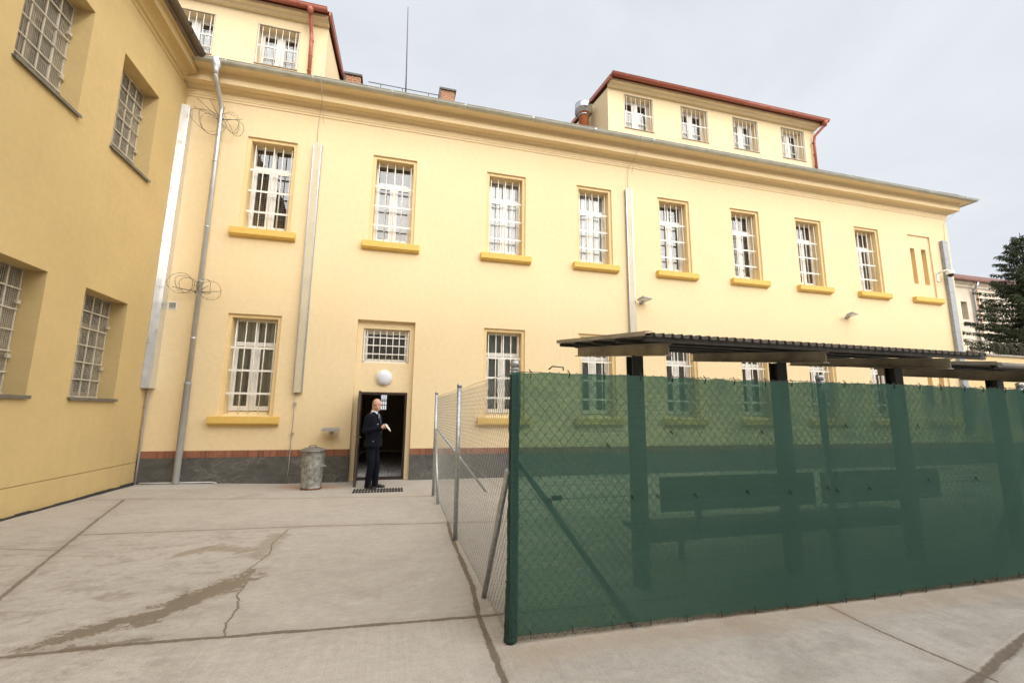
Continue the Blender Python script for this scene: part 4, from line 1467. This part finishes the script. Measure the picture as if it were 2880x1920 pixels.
# ------------------------------------------------------------------ canopy over the bench
YN, YF = -8.36, -6.36              # front and back ends of the beams
PY = -7.78
TILT = .115                        # rise towards the building
def zt_beam(y): return 2.215 + (y - YN) * TILT
def canopy(beams, x0, x1, label, gutter=False, dz=0, roof=True, yoff=0):
    c = empty('canopy', ((x0 + x1) / 2, PY, 0))
    tag(c, label, 'canopy', 'steel canopies over the yard')
    for x, zd in beams:
        q = MB()
        H, Wd, tf, tw_ = .115, .076, .010, .006
        pr = [(-Wd / 2, -H), (Wd / 2, -H), (Wd / 2, -H + tf), (tw_ / 2, -H + tf), (tw_ / 2, -tf), (Wd / 2, -tf), (Wd / 2, 0), (-Wd / 2, 0), (-Wd / 2, -tf), (-tw_ / 2, -tf), (-tw_ / 2, -H + tf), (-Wd / 2, -H + tf)]
        i = len(q.v)
        n = len(pr)
        for y in (YN + yoff, YF + yoff):
            q.v += [(x + p, y, zt_beam(y) + dz + zd + z) for p, z in pr]
        for j in range(n):
            q.f.append((i + j, i + (j + 1) % n, i + n + (j + 1) % n, i + n + j))
            q.sm.append(False)
        q.f += [tuple(i + j for j in reversed(range(n))), tuple(i + n + j for j in range(n))]
        q.sm += [False, False]
        fpart(q, 'beam', M['beam'], c)
        # H-section post
        q = MB()
        zb = zt_beam(PY) + dz + zd - H - .002
        q.box(x - .06, x + .06, PY - .06, PY - .052, -.1, zb)
        q.box(x - .06, x + .06, PY + .052, PY + .06, -.1, zb)
        q.box(x - .004, x + .004, PY - .052, PY + .052, -.1, zb)
        fpart(q, 'post', M['post_dark'], c)
    if roof:
        for k in range(5):
            y = YN - .02 + (YF - YN) * k / 4 + yoff
            z = zt_beam(y) + dz + .004
            q = MB()
            s, t_ = .038, .004
            a, b = x0 + .004, x1 - .03
            q.box(a, b, y - s / 2, y + s / 2, z, z + t_)
            q.box(a, b, y - s / 2, y + s / 2, z + s - t_, z + s)
            q.box(a, b, y - s / 2, y - s / 2 + t_, z + t_, z + s - t_)
            q.box(a, b, y + s / 2 - t_, y + s / 2, z + t_, z + s - t_)
            fpart(q, 'purlin', M['steel_dark'], c)
        q = MB()
        pitch, hh = .0925, .032
        n = int((x1 - x0) / pitch)
        prof = []
        for k in range(n):
            xx = x0 + k * pitch
            prof += [(xx, 0), (xx + .050, 0), (xx + .060, hh), (xx + .082, hh)]
        prof.append((x0 + n * pitch, 0))
        ya, yb = YN - .075 + yoff, YF + .07 + yoff
        i = len(q.v)
        for y in (ya, yb):
            q.v += [(px_, y, zt_beam(y) + dz + .046 + pz) for px_, pz in prof]
        m_ = len(prof)
        for j in range(m_ - 1):
            q.f.append((i + j, i + j + 1, i + m_ + j + 1, i + m_ + j))
            q.sm.append(False)
        o = fpart(q, 'roof_sheet', M['sheet'], c)
        md = o.modifiers.new('solid', 'SOLIDIFY')
        md.thickness = .003
        q = MB()          # edge flashing on the gable end
        for y, z in ((0, 0),):
            za, zb = zt_beam(ya) + dz, zt_beam(yb) + dz
            q.face([(x0 - .012, ya, za + .047), (x0 - .012, yb, zb + .047), (x0 - .012, yb, zb + .088), (x0 - .012, ya, za + .088)])
            q.face([(x0 - .012, ya, za + .088), (x0 - .012, yb, zb + .088), (x0 + .07, yb, zb + .088), (x0 + .07, ya, za + .088)])
        fpart(q, 'edge_trim', M['trim'], c)
    if gutter:
        q = MB()
        yg = YN - .09 + yoff
        zg = zt_beam(YN) + dz + .035
        q.tube([(x0, yg, zg), (x1, yg, zg)], .028, 12)
        fpart(q, 'gutter', M['pipe_grey'], c)
    return c
M['beam'] = mat('peeling beam paint', (.42, .385, .32), .65, .1, .2, 3.2, .001, 30, alt=(.21, .185, .15))
M['trim'] = mat('beige sheet trim', (.38, .345, .28), .6, .1, .2, 4)
canopy([(7.66, 0), (9.42, 0), (11.12, 0)], 7.40, 11.64, 'steel canopy with a corrugated roof over the bench behind the green net')
canopy([(12.85, 0), (14.7, -.02)], 11.72, 16.5, 'second lower steel canopy with a grey gutter pipe at the right edge', True, -.095)

# ------------------------------------------------------------------ bench
be = empty('bench', (9.6, -7.4, 0))
tag(be, 'long dark bench with two backrest boards under the canopy, seen through the green net', 'bench')
q = MB()
q.box(7.80, 11.55, -7.50, -7.18, .41, .45)
q.box(7.80, 11.55, -7.535, -7.503, .315, .447)
fpart(q, 'seat', M['bench'], be)
for a, b in ((8.02, 9.98), (10.10, 11.93)):
    q = MB()
    q.box(a, b, -7.60, -7.57, .615, .955)
    fpart(q, 'backrest', M['bench'], be)
for x in (8.48, 10.6):
    q = MB()
    q.box(x - .03, x + .03, -7.565, -7.538, .33, .9)
    q.box(x - .025, x + .025, -7.25, -7.20, .0, .408)
    q.box(x - .02, x + .02, -7.53, -7.2, .37, .408)
    fpart(q, 'leg', M['post_dark'], be)

# ------------------------------------------------------------------ boundary wall, razor wire, old building, spruce
bw = empty('boundary_wall', (31, .3, 0))
tag(bw, 'plain cream boundary wall beyond the right end of the yellow building', 'wall')
q = MB()
q.box(26.28, 40, .15, .45, -.3, 3.95)
o = fpart(q, 'wall_face', M['cream'], bw)
q = MB()
q.box(26.30, 40, .12, .148, -.3, .64)
fpart(q, 'plinth', M['plinth'], bw)
q = MB()
q.box(26.28, 40, .08, .52, 3.953, 4.02)
fpart(q, 'coping', M['trim'], bw)
rz_ = empty('razor_wire', (30, .3, 4.25))
tag(rz_, 'dark coil of razor wire along the top of the cream boundary wall', 'razor wire')
q = MB()
rnd = random.Random(11)
pts = []
for k in range(1300):
    a = k * .35
    x = 26.4 + k * .0115
    r_ = .30 + .03 * math.sin(k * .05)
    pts.append((x - 30 + .05 * math.sin(a * .5), r_ * math.cos(a), r_ * math.sin(a) + .03 * math.sin(k * .021)))
q.tube(pts, .009, 4, False)
for k in range(0, len(pts) - 1, 2):
    p = Vector(pts[k])
    d = Vector((rnd.uniform(-1, 1), rnd.uniform(-1, 1), rnd.uniform(-1, 1))).normalized() * .032
    e_ = Vector((rnd.uniform(-1, 1), rnd.uniform(-1, 1), rnd.uniform(-1, 1))).normalized() * .014
    q.face([p - d, p + e_, p + d, p - e_])
q.build('coil', M['razor'], rz_)

op = empty('added_shade_building', (15, -28, 0))  # unseen block behind the camera, added to shade the lower facade
tag(op, 'tall grey plastered building added out of view behind the camera to shade the lower facade', 'building')
q = MB()
oph = [(x, x + 1.3, z, z + 2.3) for x in range(-22, 54, 4) for z in (1.4, 5.6, 9.8, 13.4)]
wall_sheet(q, -26, 56, -.3, 16.6, [(a + 26, b + 26, c, e) for a, b, c, e in []] + [h for h in oph])
for h in oph:
    reveal(q, h, 0, .3)
    q.face([(h[0], .3, h[2]), (h[1], .3, h[2]), (h[1], .3, h[3]), (h[0], .3, h[3])])
i = len(q.v)
q.face([(-26, 0, -.3), (-26, 9, -.3), (-26, 9, 16.6), (-26, 0, 16.6)])
q.face([(56, 0, -.3), (56, 9, -.3), (56, 9, 16.6), (56, 0, 16.6)])
q.face([(-26, 9, -.3), (56, 9, -.3), (56, 9, 16.6), (-26, 9, 16.6)])
q.v = [(30 - x, -28 - y, z) for x, y, z in q.v]
M['grey_wall'] = plaster('grey plaster', (.58, .56, .52), (.52, .50, .46), .001, 60, .2, (.35, .33, .3))
fpart(q, 'wall', M['grey_wall'], op)
q = MB()
q.face([(-26.5, -27.4, 16.6), (56.5, -27.4, 16.6), (56.5, -32.5, 18.6), (-26.5, -32.5, 18.6)])
q.face([(-26.5, -37.6, 16.6), (56.5, -37.6, 16.6), (56.5, -32.5, 18.6), (-26.5, -32.5, 18.6)])
q.box(-26.5, 56.5, -27.6, -27.4, 16.4, 16.62)
fpart(q, 'roof', M['roof_red'], op)
ob = empty('old_building', (52, 10, 0))
tag(ob, 'weathered old cream building with a red roof far behind the spruce tree', 'building')
M['old'] = plaster('weathered plaster', (.64, .57, .46), (.52, .45, .36), .01, 60, .6, (.30, .22, .15))
q = MB()
oh2 = [(44.35, 44.98, 8.45, 9.76), (44.6, 45.2, 5.2, 6.5), (47.0, 47.9, 8.3, 9.8), (50, 50.9, 8.3, 9.8), (47.0, 47.9, 4.6, 6.2), (50, 50.9, 4.6, 6.2)]
hh3 = [(a, b, c, e) for a, b, c, e in oh2]
wall_sheet(q, 36, 70, -.3, 11.0, hh3)
for h in hh3:
    reveal(q, h, 0, .35)
q.face([(36, 0, -.3), (36, 12, -.3), (36, 12, 11), (36, 0, 11)])
q.extrude([(0, 10.75), (-.12, 10.85), (-.12, 10.98), (-.30, 11.08), (-.30, 11.25), (0, 11.25)], 'x', 36, 70)
q.box(45.75, 46.75, -.10, -.001, -.3, 10.74)
o = q.build('wall', M['old'], ob)
o.location = (-52, 0, 0)
M['old_brick'] = brick_mat('exposed brick', .28, .09, .5, (.30, .15, .09), (.24, .11, .07), (.40, .30, .22))
q = MB()
q.box(45.82, 46.08, -.112, -.102, 7.2, 10.9)
o = q.build('brick_patch', M['old_brick'], ob)
o.location = (-52, 0, 0)
q = MB()
q.face([(35.6, -.55, 11.28), (70.4, -.55, 11.28), (70.4, 6, 14.6), (35.6, 6, 14.6)])
q.box(35.6, 70.4, -.56, -.50, 11.18, 11.30)
q.face([(35.6, -.5, 11.26), (70.4, -.5, 11.26), (70.4, 0, 11.26), (35.6, 0, 11.26)])
o = q.build('roof', M['roof_red'], ob)
o.location = (-52, 0, 0)
q = MB()
q.tube([(45.55, -.5, 11.15), (45.55, -.35, 10.8), (45.57, -.12, 10.5), (45.57, -.12, -.1)], .075, 10)
o = q.build('downpipe', M['galv'], ob)
o.location = (-52, 0, 0)
for (a, b, c, e) in hh3:
    wn = add('window', frame_mesh(b - a, e - c, .22, None, True, 3).mesh('window'), M['frame_old'], ob, (a - 52, 0, c))
    add('pane', sheet_mesh(.02, b - a - .02, .02, e - c - .02, .25).mesh('pane'), M['glass'], wn)
    q = MB()
    q.face([(0, .6, 0), (b - a, .6, 0), (b - a, .6, e - c), (0, .6, e - c)])
    q.build('window_back', M['dark'], wn)

def spruce(x, y, H, r0, label):
    rnd = random.Random(21)
    t = empty('spruce_tree', (x, y, -.1))
    tag(t, label, 'tree')
    q = MB()
    q.tube([(0, 0, 0), (.03, 0, H * .3), (-.02, .02, H * .65), (0, 0, H)], [.24, .17, .09, .015], 10)
    M['bark'] = mat('spruce bark', (.09, .065, .045), .9, 0, .2, 12)
    br = MB()
    cr = MB()
    z = 1.2
    while z < H - .15:
        f = 1 - z / H
        L0 = r0 * (f ** .85) * 1.02 + .12
        nb = 7 if f > .25 else 5
        ph = rnd.uniform(0, 6.28)
        for k in range(nb):
            a = ph + 2 * math.pi * k / nb + rnd.uniform(-.3, .3)
            L = L0 * rnd.uniform(.72, 1.12)
            up = .30 - .75 * f
            path = []
            n = max(4, int(L / .3))
            for j in range(n + 1):
                s = j / n
                path.append(Vector((L * s * math.cos(a), L * s * math.sin(a), z + L * (up * s + .28 * s * s * f * 1.6))))
            br.tube(path, [max(.006, .035 * f * (1 - j / n) + .006) for j in range(n + 1)], 4, False)
            side = Vector((-math.sin(a), math.cos(a), 0))
            m = int(L * 150)
            for j in range(m):
                s = rnd.uniform(.10, 1.02)
                i0 = min(n - 1, int(s * n))
                p = path[i0].lerp(path[i0 + 1], min(1, s * n - i0))
                wv = (.08 + .38 * L * .34 * max(0, 1 - s) ** .7 + .05)
                o_ = rnd.uniform(-1, 1)
                tip = p + side * wv * o_ + Vector((math.cos(a), math.sin(a), 0)) * abs(o_) * wv * .35 + Vector((0, 0, -.14 * abs(o_) * wv - rnd.uniform(0, .14)))
                d = (tip - p)
                if d.length < .05:
                    d = Vector((math.cos(a), math.sin(a), -.3)) * .08
                d = d.normalized() + Vector((rnd.uniform(-.4, .4), rnd.uniform(-.4, .4), rnd.uniform(-.35, .25)))
                d = d.normalized() * rnd.uniform(.09, .20)
                wd_ = d.cross(Vector((rnd.uniform(-1, 1), rnd.uniform(-1, 1), rnd.uniform(-.2, 1)))).normalized() * rnd.uniform(.011, .022)
                c0 = tip - d * .4
                cr.face([c0 - wd_, c0 + d * .5 - wd_ * 1.1, c0 + d, c0 + d * .5 + wd_ * 1.1, c0 + wd_])
        z += .23 + .10 * f
    q.build('trunk', M['bark'], t)
    br.build('branches', M['bark'], t)
    tt = NT('spruce needles')
    c = tt.coord()
    f = tt.ramp(tt.noise(c, 1.6, 4, .6), .35, .65)
    col = tt.mix(f, (.028, .042, .022), (.062, .080, .036))
    col = tt.mix(tt.ramp(tt.noise(c, 14, 2), .55, .75, 0, .6), col, (.085, .085, .032))
    cr.build('crown', tt.bsdf(col, .8, 0, None, .2), t)
spruce(39.2, 4.0, 12.0, 5.1, 'tall dark green spruce at the right edge in front of the old red roofed building')

# ------------------------------------------------------------------ person at the door
def smooth_body(mb, name, m, parent, voxel, smooth=4):
    o = mb.build(name, m, parent)
    md = o.modifiers.new('remesh', 'REMESH')
    md.mode = 'VOXEL'
    md.voxel_size = voxel
    md.use_smooth_shade = True
    if smooth:
        s = o.modifiers.new('smooth', 'SMOOTH')
        s.iterations = smooth
        s.factor = .5
    return o
def loft(mb, secs, n=20):
    """secs: (centre, side half width vector, front half width vector)"""
    rings = []
    for c, a, b in secs:
        c, a, b = Vector(c), Vector(a), Vector(b)
        rings.append([c + a * math.cos(2 * math.pi * j / n) + b * math.sin(2 * math.pi * j / n) for j in range(n)])
    mb.rings(rings)
def limb(mb, pts, n=14):
    mb.tube([p for p, r in pts], [r for p, r in pts], n)
    for p, r in pts:
        ball(mb, p, r * .98)
def ball(mb, c, r, sx=1, sy=1, sz=1, n=14, rot=None):
    rings = []
    for i in range(1, n):
        th = math.pi * i / n
        rg = []
        for j in range(n + 4):
            ph = 2 * math.pi * j / (n + 4)
            p = Vector((r * sx * math.sin(th) * math.cos(ph), r * sy * math.sin(th) * math.sin(ph), r * sz * math.cos(th)))
            if rot: p = rot @ p
            rg.append(Vector(c) + p)
        rings.append(rg)
    mb.rings(rings)

# local frame: +x forward (chest), +y his left, +z up
PER = empty('person', (4.965, -1.27, gz(5, -1.27)), R(-24))
PER.scale = (1.03, 1.03, 1.03)
tag(PER, 'bald man in a dark navy uniform with white shirt and tie, standing in the doorway', 'person')
M['skin'] = mat('skin', (.56, .32, .235), .5, 0, .06, 12)
M['navy'] = mat('navy uniform cloth', (.0065, .0075, .013), .85, 0, .15, 20, .002, 60, .12)
M['shirt'] = mat('white shirt', (.72, .73, .76), .7, 0, .04, 12)
M['tie'] = mat('blue tie', (.025, .04, .09), .6, 0, .1, 20)
M['shoe'] = mat('black shoe leather', (.008, .008, .009), .3, 0, .1, 20)
M['silver'] = mat('silver insignia', (.62, .60, .55), .35, .8, .1, 30)
HEAD = Vector((.035, .0, 1.735))
hr = Matrix.Rotation(R(-60), 3, 'Z') @ Matrix.Rotation(R(10), 3, 'Y') @ Matrix.Rotation(R(8), 3, 'X')   # head turned to the camera
def hp(x, y, z): return HEAD + hr @ Vector((x, y, z))
body = MB()
# skull, jaw, neck
ball(body, hp(-.012, 0, .030), .106, .98, .86, 1.0, 16, hr)
ball(body, hp(.022, 0, -.040), .084, .86, .88, 1.0, 14, hr)
ball(body, hp(.050, 0, -.098), .036, .95, 1.35, .75, 12, hr)
ball(body, hp(.010, 0, -.080), .058, 1.0, 1.12, .6, 12, hr)
ball(body, hp(.078, 0, -.055), .036, .6, 1.15, .75, 10, hr)
body.tube([hp(.086, 0, .016), hp(.104, 0, -.008), hp(.114, 0, -.032)], [.011, .0145, .018], 10)
for s in (-1, 1):
    ball(body, hp(-.010, s * .095, -.01), .031, .65, .40, 1.15, 10, hr)
    ball(body, hp(.082, s * .036, .030), .020, .5, 1.2, .5, 8, hr)     # brow
    ball(body, hp(.062, s * .047, -.03), .027, .7, .8, .9, 8, hr)      # cheek
body.tube([HEAD + Vector((-.035, 0, -.05)), (-.022, 0, 1.62), (-.025, 0, 1.52), (-.015, 0, 1.40)], [.058, .058, .066, .09], 16)
# torso under the clothes
loft(body, [((-.01, 0, .90), (0, .15, 0), (.10, 0, 0)), ((0, 0, 1.05), (0, .145, 0), (.105, 0, 0)), ((.0, 0, 1.25), (0, .165, 0), (.11, 0, 0)), ((-.01, 0, 1.42), (0, .17, 0), (.095, 0, 0)), ((-.015, 0, 1.49), (0, .09, 0), (.07, 0, 0))])
ARM = {}
for s in (-1, 1):
    sh = Vector((-.025, s * .19, 1.485))
    el = Vector((-.085 if s < 0 else -.02, s * .25, 1.20))
    wr_ = Vector((.20, s * .085 - .01, 1.265))
    ARM[s] = (sh, el, wr_)
    limb(body, [(sh, .055), (sh.lerp(el, .5), .048), (el, .040), (el.lerp(wr_, .5), .036), (wr_, .026)])
    hip = Vector((-.01, s * .085, .92))
    kn = Vector((.02 + (.02 if s > 0 else -.01), s * .095, .50))
    an_ = Vector((-.03 + (.06 if s > 0 else 0), s * .10, .09))
    limb(body, [(hip, .085), (kn, .055), (an_, .038)])
    # hand: palm and five bent fingers closing on the papers
    pd = (Vector((.285, -.03, 1.285)) - wr_).normalized()
    up = Vector((0, 0, 1))
    sd = pd.cross(up).normalized()
    nu_ = sd.cross(pd).normalized()
    pc = wr_ + pd * .055
    loft(body, [(wr_, sd * .014, nu_ * .024), (wr_ + pd * .03, sd * .016, nu_ * .036), (wr_ + pd * .075, sd * .014, nu_ * .040), (wr_ + pd * .092, sd * .011, nu_ * .036)], 12)
    inn = Vector((0, -s, 0))
    for fi, (off, ln) in enumerate(((.031, .070), (.010, .078), (-.011, .072), (-.030, .058))):
        b0 = wr_ + pd * .088 + nu_ * off
        b1 = b0 + pd * ln * .45 + inn * .010
        b2 = b1 + (pd * .55 + inn * .8).normalized() * ln * .32
        b3 = b2 + (pd * -.1 + inn * 1.0).normalized() * ln * .26
        body.tube([b0 - pd * .02, b0, b1, b2, b3], [.0095, .0095, .0088, .008, .0068], 8)
    t0 = wr_ + pd * .03 + nu_ * .030
    t1 = t0 + (pd * .6 + nu_ * .6 + inn * .35).normalized() * .038
    t2 = t1 + (pd * .8 + inn * .6).normalized() * .030
    body.tube([t0 - nu_ * .012, t0, t1, t2], [.012, .012, .010, .008], 8)
BODY = smooth_body(body, 'body', M['skin'], PER, .0055, 2)
# face details
M['eye'] = mat('eye', (.05, .035, .03), .3)
for s in (-1, 1):
    fc_ = MB()
    ball(fc_, hp(.0855, s * .034, .012), .0085, .5, 1.2, .55, 8, hr)
    fc_.build('eye', M['eye'], PER)
M['brow'] = mat('eyebrow', (.22, .13, .08), .8)
for s in (-1, 1):
    ew = MB()
    ew.tube([hp(.090, s * .018, .030), hp(.090, s * .036, .036), hp(.080, s * .054, .030)], .0035, 6)
    ew.build('eyebrow', M['brow'], PER)
mo = MB()
mo.tube([hp(.076, -.030, -.058), hp(.094, -.015, -.067), hp(.098, 0, -.070), hp(.094, .015, -.067), hp(.076, .030, -.058)], [.002, .006, .0065, .006, .002], 8)
M['lips'] = mat('lips', (.42, .16, .13), .5)
mo.build('mouth', M['lips'], PER)
te = MB()
te.tube([hp(.088, -.020, -.061), hp(.1005, 0, -.0665), hp(.088, .020, -.061)], [.001, .0035, .001], 6)
te.build('teeth', M['shirt'], PER)

sh_ = MB()
loft(sh_, [((-.012, 0, 1.44), (0, .10, 0), (.105, 0, 0)), ((-.010, 0, 1.54), (0, .078, 0), (.084, 0, 0)), ((-.016, 0, 1.59), (0, .070, 0), (.073, 0, 0)), ((-.018, 0, 1.612), (0, .068, 0), (.069, 0, 0))])
sh_.face([(.062, .0, 1.585), (.10, .03, 1.53), (.118, .045, 1.40), (.128, 0, 1.25), (.118, -.045, 1.40), (.10, -.03, 1.53)])
sh_.build('shirt', M['shirt'], PER)
ti = MB()
ti.tube([(.070, 0, 1.575), (.105, 0, 1.52), (.122, 0, 1.40), (.134, 0, 1.27)], [.020, .015, .022, .024], 8)
ti.build('tie', M['tie'], PER)

jk = MB()
loft(jk, [((-.01, 0, .855), (0, 0.230, 0), (0.182, 0, 0)), ((-.01, 0, .90), (0, 0.225, 0), (0.176, 0, 0)), ((.0, 0, 1.02), (0, 0.201, 0), (0.160, 0, 0)), ((.0, 0, 1.10), (0, 0.198, 0), (0.157, 0, 0)),
          ((.0, 0, 1.24), (0, 0.219, 0), (0.162, 0, 0)), ((-.012, 0, 1.385), (0, 0.230, 0), (0.149, 0, 0)), ((-.022, 0, 1.485), (0, 0.209, 0), (0.119, 0, 0)), ((-.025, 0, 1.545), (0, 0.134, 0), (0.090, 0, 0)), ((-.03, 0, 1.588), (0, 0.086, 0), (0.066, 0, 0))], 28)
for s in (-1, 1):
    sh, el, wr_ = ARM[s]
    limb(jk, [(sh + Vector((0, 0, -.01)), .088), (sh.lerp(el, .5), .080), (el, .072), (el.lerp(wr_, .5), .062), (el.lerp(wr_, .90), .050)])
    # pocket flap
    jk.obox((.075, s * .165, .975), (.07, s * -.045, 0), (.006, s * .012, 0), (0, 0, .022))
smooth_body(jk, 'jacket', M['navy'], PER, .012, 3)
lpz = MB()
for s in (-1, 1):
    lpz.face([(.085, s * .035, 1.55), (.142, s * .008, 1.20), (.150, s * .03, 1.24), (.140, s * .085, 1.38), (.120, s * .095, 1.42), (.085, s * .072, 1.545)])
lpz.build('lapel', M['navy'], PER, solid=.008)
tr_ = MB()
loft(tr_, [((-.01, 0, .80), (0, .165, 0), (.125, 0, 0)), ((-.01, 0, .92), (0, .165, 0), (.12, 0, 0)), ((0, 0, 1.02), (0, .15, 0), (.11, 0, 0))])
for s in (-1, 1):
    dx = .06 if s > 0 else 0
    limb(tr_, [((-.01, s * .085, .84), .098), ((.0 + dx * .3, s * .092, .66), .088), ((.02 + dx * .5, s * .095, .50), .076), ((-.01 + dx * .8, s * .10, .28), .070), ((-.025 + dx, s * .10, .075), .066)])
smooth_body(tr_, 'trousers', M['navy'], PER, .012, 3)
for s in (-1, 1):
    dx = .06 if s > 0 else 0
    so_ = MB()
    fd = Vector((math.cos(s * .2), math.sin(s * .2), 0))
    sd = Vector((-fd.y, fd.x, 0))
    c0 = Vector((-.04 + dx, s * .10, .0))
    loft(so_, [(c0 + fd * -.055 + Vector((0, 0, .045)), sd * .026, Vector((0, 0, .040))), (c0 + fd * -.02 + Vector((0, 0, .052)), sd * .036, Vector((0, 0, .050))), (c0 + fd * .06 + Vector((0, 0, .046)), sd * .037, Vector((0, 0, .044))),
               (c0 + fd * .13 + Vector((0, 0, .034)), sd * .046, Vector((0, 0, .032))), (c0 + fd * .19 + Vector((0, 0, .028)), sd * .043, Vector((0, 0, .026))), (c0 + fd * .225 + Vector((0, 0, .024)), sd * .024, Vector((0, 0, .018)))], 16)
    so_.build('shoe', M['shoe'], PER)
ins = MB()
for p in ((.105, -.105, 1.33), (.115, -.075, 1.335)):
    ball(ins, Vector(p) + Vector((.012, -.012, 0)), .011, 1, 1, 1, 8)
for k in range(3):
    ins.obox((.118, -.098 + k * .025, 1.285), (.004, .004, 0), (-.006, .010, 0), (0, 0, .006))
ball(ins, (.075, -.172, .975), .011, 1, 1, 1, 8)
ball(ins, (.15, -.01, 1.04), .009, 1, 1, 1, 8)
ball(ins, (.153, -.01, 1.16), .009, 1, 1, 1, 8)
for s in (-1, 1):
    for k in range(3):
        ball(ins, (-.025, s * (.10 + k * .032), 1.585 - k * .012), .009, 1, 1, .8, 8)
ins.build('insignia', M['silver'], PER)

pp = empty('papers', (0, 0, 0))
tag(pp, 'folded white papers held in the hands of the uniformed man', 'papers')
pr_ = Matrix.Translation(PER.location) @ Matrix.Rotation(R(-24), 4, 'Z') @ Matrix.Scale(1.03, 4)
pc_ = pr_ @ Vector((.315, -.03, 1.265))
pp.location = pc_
q = MB()
ax = (pr_.to_3x3() @ Vector((.55, -.62, -.55))).normalized()
ay = (pr_.to_3x3() @ Vector((.25, .75, -.6))).normalized()
ax = (ax - ay * ax.dot(ay)).normalized()
az = ax.cross(ay)
for k, (dx_, dz_) in enumerate(((0, 0), (.006, .005), (-.004, .010))):
    q.obox(az * dz_ + ax * dx_ + ax * .01, ax * .062, ay * .085, az * .0018)
q.build('sheets', M['plastic_white'], pp)
